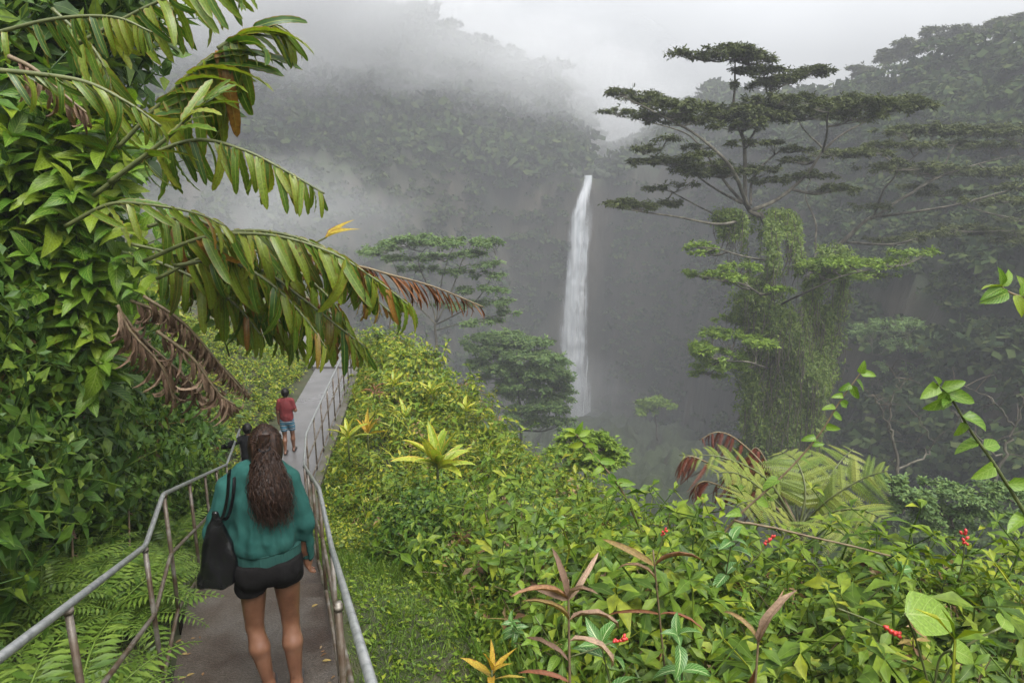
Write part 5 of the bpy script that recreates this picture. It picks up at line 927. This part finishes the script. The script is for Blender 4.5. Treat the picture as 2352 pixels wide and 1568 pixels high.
# dark thicket behind the ginger, top left
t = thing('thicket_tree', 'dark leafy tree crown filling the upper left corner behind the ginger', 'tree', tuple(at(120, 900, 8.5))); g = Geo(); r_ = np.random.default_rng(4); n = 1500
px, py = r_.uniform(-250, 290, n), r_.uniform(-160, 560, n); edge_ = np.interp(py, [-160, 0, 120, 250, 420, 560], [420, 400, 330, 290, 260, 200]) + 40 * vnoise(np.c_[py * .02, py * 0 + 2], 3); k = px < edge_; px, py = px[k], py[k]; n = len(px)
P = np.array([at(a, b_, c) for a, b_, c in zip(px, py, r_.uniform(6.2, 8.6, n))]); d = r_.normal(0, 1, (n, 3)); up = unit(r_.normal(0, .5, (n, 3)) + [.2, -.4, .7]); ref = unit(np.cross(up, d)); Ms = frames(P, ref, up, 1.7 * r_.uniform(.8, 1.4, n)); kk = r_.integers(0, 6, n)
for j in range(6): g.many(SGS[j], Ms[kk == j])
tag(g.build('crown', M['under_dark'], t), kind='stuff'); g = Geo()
for a, b_ in [((120, 900), (130, 100)), ((130, 500), (250, 150)), ((130, 400), (0, 60)), ((128, 300), (330, 20))]: g.add(*tube(spline([at(*a, 8.0), (at(*a, 8.) + at(*b_, 7.6)) / 2 + [.1, 0, 0], at(*b_, 7.4)], 10), np.linspace(.06, .02, 10), 7))
g.build('trunk', M['dark_bark'], t)
# hanging dead stems down the bank
DL = ['nearest the left edge', 'right under the drooping dead ginger', 'longest of all, in mid-bank', 'hanging highest on the bank', 'closest to the second bend of the handrail']
for k, (px, y0, y1) in enumerate([(150, 1080, 1370), (420, 980, 1180), (280, 980, 1330), (235, 900, 1080), (500, 1080, 1180)]):
    q0, q1 = hit(px, y0, .45), hit(px + 20, y1, .35); t = thing('dried_creeper', 'dry brown creeper hanging down the left bank, ' + DL[k], 'plant', q0, 'dry stems hanging on the left bank'); g = Geo(); W = spline([q0, (q0 + q1) / 2 + [.05, -.05, 0], q1], 14); g.add(*tube(W, .009, 5)); g.build('stem', M['brown_stem'], t); r_ = np.random.default_rng(k)
    for i in range(12):
        me = LM['dry']; j = r_.integers(1, 14); child('leaf', me[r_.integers(0, 5)], t, frames([W[j] - q0], r_.normal(0, .4, 3) + [0, -.1, -.9], r_.normal(0, 1, 3), r_.uniform(.1, .2))[0])

# labels that single out each of the like plants: ranked from what stands nearest in view
ORD = ['closest', 'second closest', 'third closest', 'fourth closest', 'fifth closest', 'sixth closest', 'seventh closest', 'eighth closest', 'ninth closest', 'tenth closest', 'eleventh closest', 'twelfth closest', 'thirteenth closest', 'fourteenth closest', 'fifteenth closest', 'sixteenth closest', 'seventeenth closest', 'eighteenth closest', 'nineteenth closest', 'twentieth closest', 'twenty-first closest', 'twenty-second closest', 'twenty-third closest', 'twenty-fourth closest', 'twenty-fifth closest', 'twenty-sixth closest', 'twenty-seventh closest', 'twenty-eighth closest', 'twenty-ninth closest', 'thirtieth closest']
def ranked(names, what, marks):
    ob = [o for o in scene.objects if o.parent is None and o.name.split('.')[0] == names]; pos = {o.name: project(np.array(o.location) + [0, 0, .35])[0] for o in ob}; taken = {}
    for o in ob:
        k = min(marks, key=lambda m_: np.hypot(*(pos[o.name] - marks[m_]))); taken.setdefault(k, []).append(o)
    for k, os_ in taken.items():
        for i, o in enumerate(sorted(os_, key=lambda q: np.hypot(*(pos[q.name] - marks[k])))):
            o['label'] = '%s %s to %s' % (what, ORD[min(i, 29)], k)
ranked('leafy_shrub', 'green leafy shrub', {'the orange-brown withered cane plant': (1310, 1450), 'the pale tan withered cane plant': (1745, 1520), 'the red flower spike by the heart-shaped leaf': (2030, 1440), 'the bent dry cane': (1860, 1240), 'the upright red flower near the right edge': (2214, 1248), 'the heart-shaped leaf': (2180, 1490), 'the grass at the bottom edge': (1080, 1540), 'the highest red flower spike': (1522, 1232), 'the longest white-veined leaves': (1450, 1500), 'the bottom right corner': (2352, 1568), 'the dark rounded shrub': (950, 1240), 'the stout stem leaning in at right': (2352, 1330), 'the small orange-leaved plant': (1130, 1540), 'the tree fern': (1900, 1330), 'the smaller withered plant with curling leaves': (1500, 1300), 'the white-veined shrub right of the canes': (2010, 1310)})
ranked('broadleaf_shoot', 'bright broad-leaved shoot', {'the top left corner': (0, 60), 'the stem of the comb-leaved ginger': (215, 450), 'the far end of the left bank foliage': (0, 850), 'the shrivelled stalk nearest the left edge': (270, 700), 'the comb-leaved ginger stalk': (300, 400), 'the left edge of the picture': (0, 650), 'the dead drooping ginger stalk': (330, 740), 'the tan leaves in the upper left corner': (120, 230), 'the lowest hanging ginger leaves': (520, 620)})
ranked('bank_shrub', 'dark leafy shoot on the bank', {'the first bend of the left handrail': (360, 1255), 'the left edge of the picture': (0, 1150), 'the dead drooping ginger stalk': (480, 930), 'the dried creeper at far left': (160, 1230), 'the dried creeper in mid-bank': (290, 1150), 'the ferns behind the handrail': (150, 1400)})
ranked('fern', 'green fern', {'the first bend of the left handrail': (360, 1290), 'the bottom left corner': (0, 1568), 'the second bend of the left handrail': (420, 1180), 'the lowest visible post of the left handrail': (215, 1500), 'the child in black': (560, 1040), 'the dead drooping ginger stalk': (500, 880), 'the comb-leaved ginger stalk': (300, 450), 'the shoulder bag': (450, 1400)})

# ================================================================ PEOPLE
def surfnet(f, lo, hi, h):
    """naive surface nets: the zero surface of the distance function f as quads"""
    lo, hi = np.array(lo, float), np.array(hi, float); N = np.ceil((hi - lo) / h).astype(int) + 1
    ax = [lo[i] + h * np.arange(N[i]) for i in range(3)]; G3 = np.stack(np.meshgrid(*ax, indexing='ij'), -1)
    D = f(G3.reshape(-1, 3)).reshape(N); S = D < 0; C = N - 1
    def sub(a, o): return a[o[0]:o[0] + C[0], o[1]:o[1] + C[1], o[2]:o[2] + C[2]]
    offs = [(i, j, k) for i in (0, 1) for j in (0, 1) for k in (0, 1)]; cnt = sum(sub(S, o).astype(int) for o in offs); act = (cnt > 0) & (cnt < 8)
    acc = np.zeros((*C, 3)); num = np.zeros(C); base = G3[:C[0], :C[1], :C[2]]
    for a in range(3):
        e = np.eye(3, dtype=int)[a]
        for o in offs:
            if o[a]: continue
            d0, d1 = sub(D, o), sub(D, tuple(np.array(o) + e)); cr_ = (d0 < 0) != (d1 < 0); t = np.where(cr_, d0 / np.where(cr_, d0 - d1, 1), 0); pos = (np.array(o) + e * t[..., None]) * h
            acc += np.where(cr_[..., None], pos, 0); num += cr_
    V = (base + acc / np.maximum(num, 1)[..., None])[act]; vid = np.full(C, -1); vid[act] = np.arange(len(V)); Q = []
    for a in range(3):
        b_, c = (a + 1) % 3, (a + 2) % 3; e = np.eye(3, dtype=int)
        sl = [slice(0, C[i]) for i in range(3)]; sl[b_] = slice(1, C[b_]); sl[c] = slice(1, C[c]); s0 = S[tuple(sl)]; sl2 = list(sl); sl2[a] = slice(1, C[a] + 1); s1 = S[tuple(sl2)]
        I = np.argwhere(s0 != s1); 
        if not len(I): continue
        st = s0[s0 != s1]; I[:, b_] += 1; I[:, c] += 1
        g_ = lambda db, dc: vid[tuple((I - e[b_] * db - e[c] * dc).T)]
        q = np.stack([g_(1, 1), g_(0, 1), g_(0, 0), g_(1, 0)], 1); q[~st] = q[~st][:, ::-1]; Q.append(q)
    Q = np.concatenate(Q); Q = Q[(Q >= 0).all(1)]
    return V, Q, np.zeros((len(V), 2))
def cone(p, a, b_, ra, rb, sx=1.):
    a, b_ = np.asarray(a, float), np.asarray(b_, float); ab = b_ - a; t = np.clip(((p - a) @ ab) / (ab @ ab), 0, 1); return np.linalg.norm((p - a - t[:, None] * ab), axis=1) - (ra + (rb - ra) * t)
def ell(p, c, r):
    q = (p - np.asarray(c)) / np.asarray(r); k0 = np.linalg.norm(q, axis=1); k1 = np.linalg.norm(q / np.asarray(r), axis=1); return k0 * (k0 - 1) / np.maximum(k1, 1e-9)
def smin(a, b_, k):
    h = np.clip(.5 + .5 * (b_ - a) / k, 0, 1); return b_ * (1 - h) + a * h - k * h * (1 - h)
def join(ds, k):
    d = ds[0]
    for x in ds[1:]: d = smin(d, x, k)
    return d
def hand(p, w, fwd, side, s=1.):
    """palm, four curled fingers of unequal length and a thumb; w wrist, fwd along the hand, side towards the thumb"""
    fwd, side = unit(np.array(fwd, float)), np.array(side, float); side = unit(side - fwd * (side @ fwd)); nn = np.cross(fwd, side); w = np.array(w, float); ds = [cone(p, w, w + fwd * .045 * s, .024 * s, .027 * s), cone(p, w + fwd * .05 * s + side * .018 * s, w + fwd * .075 * s - side * .018 * s, .015 * s, .013 * s)]
    d = join(ds, .02 * s)
    for j, L in enumerate((.062, .072, .068, .052)):
        b_ = w + fwd * .075 * s + side * (.026 - .0175 * j) * s; k1 = b_ + (fwd * .9 + nn * .3) * L * .5 * s; k2 = k1 + (fwd * .5 + nn * .75) * L * .5 * s; d = smin(d, np.minimum(cone(p, b_, k1, .0092 * s, .0085 * s), cone(p, k1, k2, .0085 * s, .007 * s)), .006 * s)
    t0 = w + fwd * .022 * s + side * .024 * s; t1 = t0 + (side * .7 + fwd * .7) * .035 * s; t2 = t1 + (fwd * .95 + nn * .3) * .03 * s
    return smin(d, np.minimum(cone(p, t0, t1, .0115 * s, .010 * s), cone(p, t1, t2, .010 * s, .008 * s)), .008 * s)
M['skin'] = noisemat('skin', [(.085, .036, .020), (.135, .062, .035), (.175, .088, .054)], 7, .42, detail=8, bump=.08, bdist=.003, rvar=(.34, .5)); skin = (M['skin'], 0, 0, M['skin'].node_tree.nodes['Principled BSDF']); b = skin[3]; b.inputs['Subsurface Weight'].default_value = .08; b.inputs['Subsurface Radius'].default_value = (.02, .008, .004); M['skin'] = skin[0]
M['teal'] = noisemat('teal_sweater', [(.008, .042, .036), (.013, .060, .051), (.022, .082, .070)], 9, .9, stretch=(1, 1, .35), bump=.6, bdist=.01, spec=.15)
M['rib'] = noisemat('teal_ribbing', [(.013, .047, .040), (.019, .064, .055)], 60, .9, spec=.15, stretch=(1, 1, .05), bump=.5, bdist=.003)
M['shorts'] = noisemat('black_shorts', [(.003, .003, .003), (.010, .009, .009)], 90, .95, spec=.12, bump=.3, bdist=.003)
M['hair'] = noisemat('dark_brown_hair', [(.006, .0032, .002), (.019, .0095, .006), (.042, .022, .013)], 30, .5, spec=.22, stretch=(3, 3, .4), pos=[.35, .5, .66])
M['black_hair'] = noisemat('black_hair', [(.003, .0025, .0025), (.009, .007, .006)], 60, .5, spec=.2, bump=.4, bdist=.006)
M['leather'] = noisemat('black_leather', [(.002, .002, .0025), (.006, .006, .007)], 14, .24, bump=.5, bdist=.012, rvar=(.10, .28), spec=.65)
M['red_shirt'] = noisemat('red_shirt', [(.085, .007, .009), (.125, .011, .013)], 12, .85, bump=.4, bdist=.008)
M['black_shirt'] = noisemat('black_shirt', [(.005, .005, .006), (.012, .012, .013)], 12, .9, spec=.15)
M['pale_shorts'] = noisemat('pale_shorts', [(.40, .43, .62), (.62, .64, .72), (.30, .34, .55)], 30, .8)
m, n, l, b = mat_new('striped_shorts'); tcn = n.new('ShaderNodeTexCoord'); sx = n.new('ShaderNodeSeparateXYZ'); l.new(tcn.outputs['Object'], sx.inputs[0]); fr = math_(n, l, 'FRACT', math_(n, l, 'MULTIPLY', sx.outputs[2], 14.))
r = ramp(n, [(.03, .10, .16), (.03, .10, .16), (.30, .34, .36), (.02, .04, .07), (.05, .17, .24)], [0, .3, .34, .5, .72]); r.color_ramp.interpolation = 'CONSTANT'; l.new(fr, r.inputs[0]); l.new(r.outputs[0], b.inputs['Base Color']); b.inputs['Roughness'].default_value = .8; M['striped'] = m
M['sole'] = noisemat('dark_sandal', [(.015, .013, .012), (.03, .026, .024)], 30, .7)

def part(name, f, lo, hi, h, mat, t, sub=0):
    V, Q, U = surfnet(f, lo, hi, h); lab = np.arange(len(V))       # keep the one connected surface, drop specks
    for _ in range(4000):
        m_ = lab[Q].min(1); new = lab.copy(); np.minimum.at(new, Q.ravel(), np.repeat(m_, 4)); new = new[new]
        if (new == lab).all(): break
        lab = new
    big = np.bincount(lab).argmax(); k_ = lab == big; ix = np.cumsum(k_) - 1; Q = ix[Q[k_[Q[:, 0]]]]; V, U = V[k_], U[k_]
    g = Geo(); g.add(V, Q, U); o = bpy.data.objects.new(name, g.mesh(name, M[mat])); o.parent = t; LK(o)
    md = o.modifiers.new('smooth', 'SMOOTH'); md.factor = .5; md.iterations = 3
    return o
def person(label, loc, yaw, J, child_=False):
    t = thing('person', label, 'person', loc); t.rotation_euler = (0, 0, yaw); return t
def limb_pair(p, J, names, rad, k=.03): return join([cone(p, J[names[i]], J[names[i + 1]], rad[i], rad[i + 1]) for i in range(len(names) - 1)], k)

def body_sdf(J, H, hands, w=1.):
    """one continuous body; J joints in metres, H height (sizes scale with it)"""
    s = H / 1.65
    def f(p):
        tor = join([ell(p, (J['chest']), (.155 * s * w, .105 * s, .19 * s)), ell(p, J['waist'], (.128 * s * w, .095 * s, .15 * s)), ell(p, J['hips'], (.165 * s * w, .118 * s, .12 * s))], .08 * s)
        nk = cone(p, J['chest'] + np.array([0, .0, .12]) * s, J['neck'], .06 * s, .048 * s); hd = join([ell(p, J['head'], (.074 * s, .092 * s, .105 * s)), ell(p, J['head'] + np.array([0, .03, -.055]) * s, (.055 * s, .06 * s, .06 * s)), cone(p, J['head'] + np.array([0, .09, .0]) * s, J['head'] + np.array([0, .112, -.025]) * s, .010 * s, .014 * s)], .03 * s)
        er = np.minimum(ell(p, J['head'] + np.array([.076, .0, -.01]) * s, (.012 * s, .02 * s, .032 * s)), ell(p, J['head'] + np.array([-.076, .0, -.01]) * s, (.012 * s, .02 * s, .032 * s)))
        d = smin(smin(tor, nk, .05 * s), smin(hd, er, .01 * s), .02 * s)
        for q in 'LR':
            d = smin(d, limb_pair(p, J, ['sh' + q, 'el' + q, 'wr' + q], [.052 * s, .039 * s, .026 * s]), .04 * s)
            kn, an = J['kn' + q], J['an' + q]; calf = kn * .66 + an * .34 + np.array([0, -.018, 0]) * s
            leg = join([cone(p, J['hp' + q], kn, .088 * s * w, .050 * s), cone(p, kn, calf, .045 * s, .056 * s), cone(p, calf, an, .055 * s, .030 * s)], .018 * s); d = smin(d, leg, .03 * s)
            ft = J['ft' + q]; heel = an + np.array([0, -.035, -.045]) * s; d = smin(d, join([cone(p, an, heel, .032 * s, .032 * s), cone(p, heel, ft, .030 * s, .022 * s), cone(p, an, ft, .030 * s, .020 * s)], .02 * s), .02 * s)
            d = smin(d, hand(p, J['wr' + q], *hands[q], s), .012 * s)
        return d
    return f

# --- the woman walking down the steps
YAW = R(19.5)
wz = -2.945
J = {k: np.array(v, float) for k, v in dict(chest=(0, .005, 1.21), waist=(0, 0, 1.05), hips=(0, -.01, .90), neck=(.012, .015, 1.44), head=(.038, .03, 1.535), shL=(-.152, 0, 1.345), shR=(.140, 0, 1.335), elL=(-.250, .0, 1.10), wrL=(-.18, .20, 1.06), elR=(.192, -.02, 1.08), wrR=(.208, .045, .845),
     hpL=(-.085, 0, .87), hpR=(.085, 0, .87), knL=(-.105, .03, .47), knR=(.09, .035, .47), anL=(-.055, -.02, .105), anR=(.095, -.03, .085), ftL=(-.05, .16, .022), ftR=(.105, .15, .022)).items()}
HB = {'L': ((.5, .6, .5), (1, 0, 0)), 'R': ((0.05, .10, -1), (0, 1, 0))}
wbase = at(609, 1210, 3.42); woman = person('woman from behind in teal sweater and black shorts, walking down the steps', (wbase[0], 3.42, wz), YAW, J)
part('body', body_sdf(J, 1.65, HB), (-.42, -.25, -.03), (.40, .36, 1.70), .0085, 'skin', woman)
def drape(p): an = np.arctan2(p[:, 1], p[:, 0]); return .007 * np.sin(an * 13 + 2.5 * fbm(p * 5, 2, 4)) * np.clip((1.30 - p[:, 2]) / .25, 0, 1) * np.clip((p[:, 2] - .95) / .1, .2, 1) + .008 * fbm(p * np.array([13, 13, 8]), 3, 6)
def fold(p, a=.006): return a * (np.sin(p[:, 2] * 34 + 9 * p[:, 0] + 3 * fbm(p * 6, 2, 1)) * .5 + fbm(p * np.array([16, 16, 5]), 2, 3))
def sweater(p):
    tor = join([ell(p, (0, .0, 1.22), (.160, .125, .21)), ell(p, (0, -.005, 1.06), (.160, .132, .17)), ell(p, (0, -.005, 1.02), (.170, .138, .10))], .07)
    arm = np.minimum(join([cone(p, J['shL'], J['elL'], .064, .060), cone(p, J['elL'], J['wrL'], .060, .042)], .03), join([cone(p, J['shR'], J['elR'], .058, .053), cone(p, J['elR'], J['wrR'] + [0, 0, .01], .052, .040)], .03))
    d = smin(tor, arm, .02); d = smin(d, join([cone(p, (-.06, 0, 1.40), (.06, 0, 1.40), .075, .075), cone(p, (0, -.07, 1.40), (0, -.05, 1.44), .045, .04)], .03), .05) + fold(p, .004) + drape(p) - .004
    d = np.maximum(d, .975 - p[:, 2] - 10 * np.maximum(np.abs(p[:, 0]) - .2, 0)); return np.maximum(d, -np.maximum(np.linalg.norm((p - [.02, .03, 1.50]), axis=1) - .075, -1))
part('sweater', sweater, (-.42, -.25, .80), (.38, .36, 1.53), .0085, 'teal', woman)
part('hem', lambda p: np.maximum(np.maximum(ell(p, (0, -.008, .955), (.181, .142, .26)), .893 - p[:, 2]), p[:, 2] - .985) + .0025 * np.sin(np.arctan2(p[:, 1], p[:, 0]) * 60), (-.24, -.2, .86), (.24, .2, 1.0), .0075, 'rib', woman)
part('hem_seam', lambda p: np.sqrt((ell(p, (0, -.008, .955), (.183, .144, .26))) ** 2 + (p[:, 2] - .984 - .006 * np.sin(p[:, 0] * 22)) ** 2) - .0045, (-.24, -.2, .95), (.24, .2, 1.02), .005, 'rib', woman)
part('cuff', lambda p: np.maximum(cone(p, J['wrR'] + [0, 0, .055], J['wrR'] + [0, .004, -.012], .036, .033), -p[:, 2] + .83), (.16, -.03, .80), (.31, .13, .96), .006, 'rib', woman)
def shorts(p):
    d = join([ell(p, (0, -.015, .885), (.176, .130, .12)), ell(p, (-.075, -.06, .86), (.10, .09, .11)), ell(p, (.075, -.06, .86), (.10, .09, .11))], .05)
    for s_, q in ((-1, 'L'), (1, 'R')): d = smin(d, cone(p, J['hp' + q], J['hp' + q] * .68 + J['kn' + q] * .32, .100, .098), .022)
    d = np.maximum(d, -cone(p, (0, -.25, .62), (0, -.05, .70), .055, .045))
    d = np.maximum(d, p[:, 2] - .925); return np.maximum(d + fold(p, .004), .725 + .02 * np.sin(p[:, 0] * 9) - p[:, 2])
part('shorts', shorts, (-.25, -.22, .68), (.25, .2, 1.05), .0085, 'shorts', woman)
def sandal(q, t): 
    a, f_ = J['an' + q], J['ft' + q]; return part('sandal', lambda p: np.maximum(cone(p * [1, 1, 1.], [a[0], a[1] - .03, max(a[2] - .098, -.005)], [f_[0], f_[1] + .02, -.012], .034, .04), np.abs(p[:, 2] - (max(a[2] - .098, -.005) * np.clip((f_[1] - p[:, 1]) / .22, 0, 1)) + .004) - .010), (a[0] - .08, -.15, -.04), (a[0] + .09, .26, .07), .006, 'sole', t)
sandal('L', woman); sandal('R', woman)
# hair: a cap over the skull, and a long wavy tail of separate strands over a solid core
hc = J['head']
part('hair', lambda p: np.maximum(join([ell(p, hc + [0, -.012, .018], (.089, .106, .112)), ell(p, hc + [0, -.03, -.02], (.085, .09, .10))], .03) + .0022 * np.sin(p[:, 0] * 210 + 30 * p[:, 1]), (p[:, 1] - hc[1] - .035) * .8 - (p[:, 2] - hc[2]) * .55 - .0), hc - [.13, .15, .14], hc + [.13, .13, .15], .0065, 'hair', woman)
def tail_axis(u): return np.stack([.034 + .022 * u ** 1.2, -.085 - .075 * np.sin(np.minimum(u * 1.5, 1.2)) - .01 * u, 1.575 - .37 * u], -1)
def tail_w(u): return .036 + .072 * np.sin(np.minimum(u * 2.3, 1.57)) - .026 * np.maximum(u - .6, 0) / .4
def tail(p):
    u = np.clip((1.575 - p[:, 2]) / .37, 0, .9); c = tail_axis(u); w = tail_w(u); return np.sqrt(((p[:, 0] - c[:, 0]) / w) ** 2 + ((p[:, 1] - c[:, 1]) / (w * .55)) ** 2) * w * .55 - w * .52 + np.maximum(1.31 - p[:, 2], 0) * .40 + .004 * np.sin(p[:, 0] * 160 + 12 * np.sin(p[:, 2] * 22))
part('hair_tail', tail, (-.14, -.26, 1.15), (.2, .02, 1.64), .008, 'hair', woman)
g = Geo(); hr = np.random.default_rng(6)
for i in range(700):
    a = hr.uniform(0, 6.28); q = hr.random() ** .5; u1 = hr.uniform(.82, 1.1) if hr.random() < .8 else hr.uniform(.4, .8); u = np.linspace(hr.uniform(0, .15), u1, 15); c = tail_axis(u); w = tail_w(np.minimum(u, 1)); ph, am = hr.uniform(0, 6.28), hr.uniform(.004, .014)
    off = np.stack([np.cos(a) * w * q * 1.03 + am * np.sin(u * 20 + ph), np.sin(a) * w * .55 * q * 1.05 + am * .6 * np.cos(u * 22 + ph), 0 * u], -1) + (hr.normal(0, .024, 3) * (u[:, None] ** 2)); g.add(*tube(c + off, np.linspace(.0025, .0010, 15) * hr.uniform(.7, 1.4), 3, False))
for i in range(160):                                       # strands drawn back over the head to the tie
    a = hr.uniform(-1.5, 1.5); el0 = hr.uniform(-.3, 1.45); s0 = np.array([math.sin(a) * math.cos(el0) * .091, .05 * math.cos(a) - .02, math.sin(el0) * .112 + .02]); e = np.array([.0, -.088, .045]); mid = unit(s0 * .6 + e * .4) * np.array([.094, .11, .118]); g.add(*tube(spline([hc + s0, hc + mid + [0, -.012, .016], hc + e], 9), .0022, 4, False))
o = bpy.data.objects.new('hair_strands', g.mesh('hair_strands', M['hair'])); o.parent = woman; LK(o); o['kind'] = 'stuff'
g = Geo(); th = np.linspace(0, 6.28, 17); g.add(*tube(np.stack([.036 + .026 * np.cos(th), -.098 + .012 * np.sin(th), 1.572 + .012 * np.sin(th)], -1), .006, 6)); o = bpy.data.objects.new('hair_tie', g.mesh('hair_tie', M['black_shirt'])); o.parent = woman; LK(o)
# --- her black shoulder bag
bag = thing('shoulder_bag', 'slouchy black leather shoulder bag hanging at the woman\'s left hip', 'bag', (wbase[0], 3.42, wz)); bag.rotation_euler = (0, 0, YAW)
BC = np.array([-.235, -.06, .985])
def bagf(p):
    q = p - BC; z = np.clip((q[:, 2] + .16) / .32, 0, 1); z = np.clip((q[:, 2] + .16) / .40, 0, 1); w = .126 - .108 * z ** 1.15; dpt = .070 - .050 * z; d = np.sqrt(((q[:, 0] + .02 * (1 - z)) / w) ** 2 + (q[:, 1] / dpt) ** 2) * .06 - .06
    d = np.maximum(d, np.maximum(-q[:, 2] - .145, q[:, 2] - .235) - .02 * np.cos(q[:, 0] * 12)); wr = .006 * np.sin(q[:, 2] * 16 + q[:, 0] * 52 + 2.5 * fbm(q * 6, 2, 5)) * (.35 + z) + .011 * fbm(q * np.array([13, 13, 6]), 2, 8); return d + wr
part('bag_body', bagf, BC - [.24, .14, .21], BC + [.2, .14, .29], .007, 'leather', bag)
for dx, sy in ((-.012, 1), (.016, -1)):
    g = Geo(); P = spline([BC + [dx, -.02 * sy, .21], [-.19 + dx, -.10, 1.22], [-.155 + dx, -.098, 1.33], [-.14 + dx, -.03, 1.433], [-.14 + dx, .05, 1.415], [-.17 + dx, .12, 1.30], BC + [.02 + dx, .03, .21]], 36)
    T = unit(np.gradient(P, axis=0)); X = unit(np.cross(T, unit(P - [0, 0.02, 1.2]))); nrm = np.cross(X, T); V = np.stack([P - X * .009 - nrm * .003, P + X * .009 - nrm * .003, P + X * .009 + nrm * .003, P - X * .009 + nrm * .003], 1).reshape(-1, 3); Q = [(4 * i + j, 4 * i + (j + 1) % 4, 4 * i + 4 + (j + 1) % 4, 4 * i + 4 + j) for i in range(35) for j in range(4)] + [(3, 2, 1, 0), (140, 141, 142, 143)]
    g.add(V, Q); o = bpy.data.objects.new('strap', g.mesh('strap', M['leather'], smooth=False)); o.parent = bag; LK(o)

# --- the boy in red on the level walkway
def kid(H, arms, feet):
    s = H / 1.65; J = dict(chest=(0, 0, 1.19), waist=(0, 0, 1.02), hips=(0, 0, .87), neck=(0, .01, 1.41), head=(0, .025, 1.515), shL=(-.135, 0, 1.33), shR=(.135, 0, 1.33), hpL=(-.08, 0, .84), hpR=(.08, 0, .84), knL=(-.085, .02, .45), knR=(.085, .03, .45), anL=(-.085, -.02, .08), anR=(.085, -.02, .08), ftL=(-.09, .14, .022), ftR=(.095, .14, .022)); J.update(arms); J.update(feet)
    return {k: np.array(v, float) * s for k, v in J.items()}, s
def clothes(t, J, s, shirt, short, sleeve=.45, long_=False, hem=.80, leg=.58):
    def sh(p):
        d = join([ell(p, J['chest'] + np.array([0, 0, .01]) * s, (.158 * s, .115 * s, .21 * s)), ell(p, J['waist'], (.152 * s, .115 * s, .2 * s)), ell(p, J['hips'] + np.array([0, 0, .02]) * s, (.158 * s, .12 * s, .15 * s))], .07 * s)
        for q in 'LR':
            e = J['el' + q] if not long_ else J['wr' + q]
            a = cone(p, J['sh' + q], J['sh' + q] + (J['el' + q] - J['sh' + q]) * (sleeve * 1.6 if not long_ else 1), .062 * s, .056 * s)
            if long_: a = smin(a, cone(p, J['el' + q], J['wr' + q], .060 * s, .042 * s), .03 * s)
            d = smin(d, a, .04 * s)
        d = smin(d, cone(p, J['sh' + 'L'] * [.4, 1, 1.04], J['shR'] * [.4, 1, 1.04], .06 * s, .06 * s), .04 * s)
        return np.maximum(np.maximum(d + fold(p, .006), (hem * s - p[:, 2]) - 10 * np.maximum(np.abs(p[:, 0]) - .165 * s, 0)), p[:, 2] - 1.405 * s)
    part('shirt', sh, (-.6 * s, -.3 * s, .6 * s), (.5 * s, .55 * s, 1.45 * s), .011 * s, shirt, t)
    def so(p):
        d = ell(p, J['hips'], (.155 * s, .12 * s, .14 * s))
        for q in 'LR': d = smin(d, cone(p, J['hp' + q], J['kn' + q], .088 * s, .082 * s), .03 * s)
        return np.maximum(np.maximum(d + fold(p, .004), leg * s - p[:, 2]), p[:, 2] - .93 * s)
    part('shorts', so, (-.3 * s, -.3 * s, .5 * s), (.3 * s, .3 * s, 1. * s), .011 * s, short, t)
    hc = J['head']; part('hair', lambda p: np.maximum(ell(p, hc + np.array([0, -.012, .02]) * s, (.092 * s, .108 * s, .113 * s)) + .004 * s * fbm(p * 60, 2, 3), (p[:, 1] - hc[1] - .03 * s) * .8 - (p[:, 2] - hc[2]) * .7 - .01 * s) if True else 0, hc - .17 * s, hc + .17 * s, .007, 'black_hair', t)
    for q in 'LR':
        a, f_ = J['an' + q], J['ft' + q]; part('shoe', lambda p: join([cone(p, a - np.array([0, .02, .045]) * s, f_ + np.array([0, .02, 0]) * s, .042 * s, .036 * s), cone(p, a - np.array([0, 0, .02]) * s, f_, .04 * s, .03 * s)], .02), a - np.array([.1, .12, .12]) * s, a + np.array([.1, .3, .06]) * s, .008, 'sole', t)
JB, sB = kid(1.19, dict(elL=(-.195, -.01, 1.07), wrL=(-.205, .03, .83), elR=(.205, .0, 1.09), wrR=(.17, .20, 1.08)), dict(knR=(.085, .10, .46), anR=(.085, .12, .09), ftR=(.09, .29, .022), anL=(-.08, -.08, .10), ftL=(-.085, .09, .022)))
bb = at(667, 1060, 11.1); boy = person('boy in a red T-shirt and blue striped shorts walking ahead on the level walkway', (bb[0], 11.1, -4.645), R(8), JB)
part('body', body_sdf(JB, 1.19, {'L': ((0, .15, -1), (0, 1, 0)), 'R': ((-.5, .9, .1), (0, 0, 1))}, .92), (-.36, -.25, -.03), (.36, .40, 1.36), .0095, 'skin', boy); clothes(boy, JB, sB, 'red_shirt', 'striped')
# --- the child in black holding the left handrail, half hidden by the woman
JC, sC = kid(1.20, dict(elL=(-.36, .05, 1.20), wrL=(-.56, .12, 1.14), elR=(.24, .0, 1.07), wrR=(.22, .16, .90)), dict(knL=(-.11, .02, .45), anL=(-.14, -.02, .08), ftL=(-.15, .14, .022)))
cb = at(566, 968, 9.35); kid2 = person('small child in black shirt reaching for the left handrail, half hidden by the woman', (cb[0], 9.35, -4.645), R(14), JC)
part('body', body_sdf(JC, 1.20, {'L': ((-1, .2, -.25), (0, 1, 0)), 'R': ((0, .6, -.8), (0, 0, 1))}, .95), (-.55, -.22, -.03), (.30, .36, 1.18), .0095, 'skin', kid2); clothes(kid2, JC, sC, 'black_shirt', 'pale_shorts', long_=True, leg=.5)
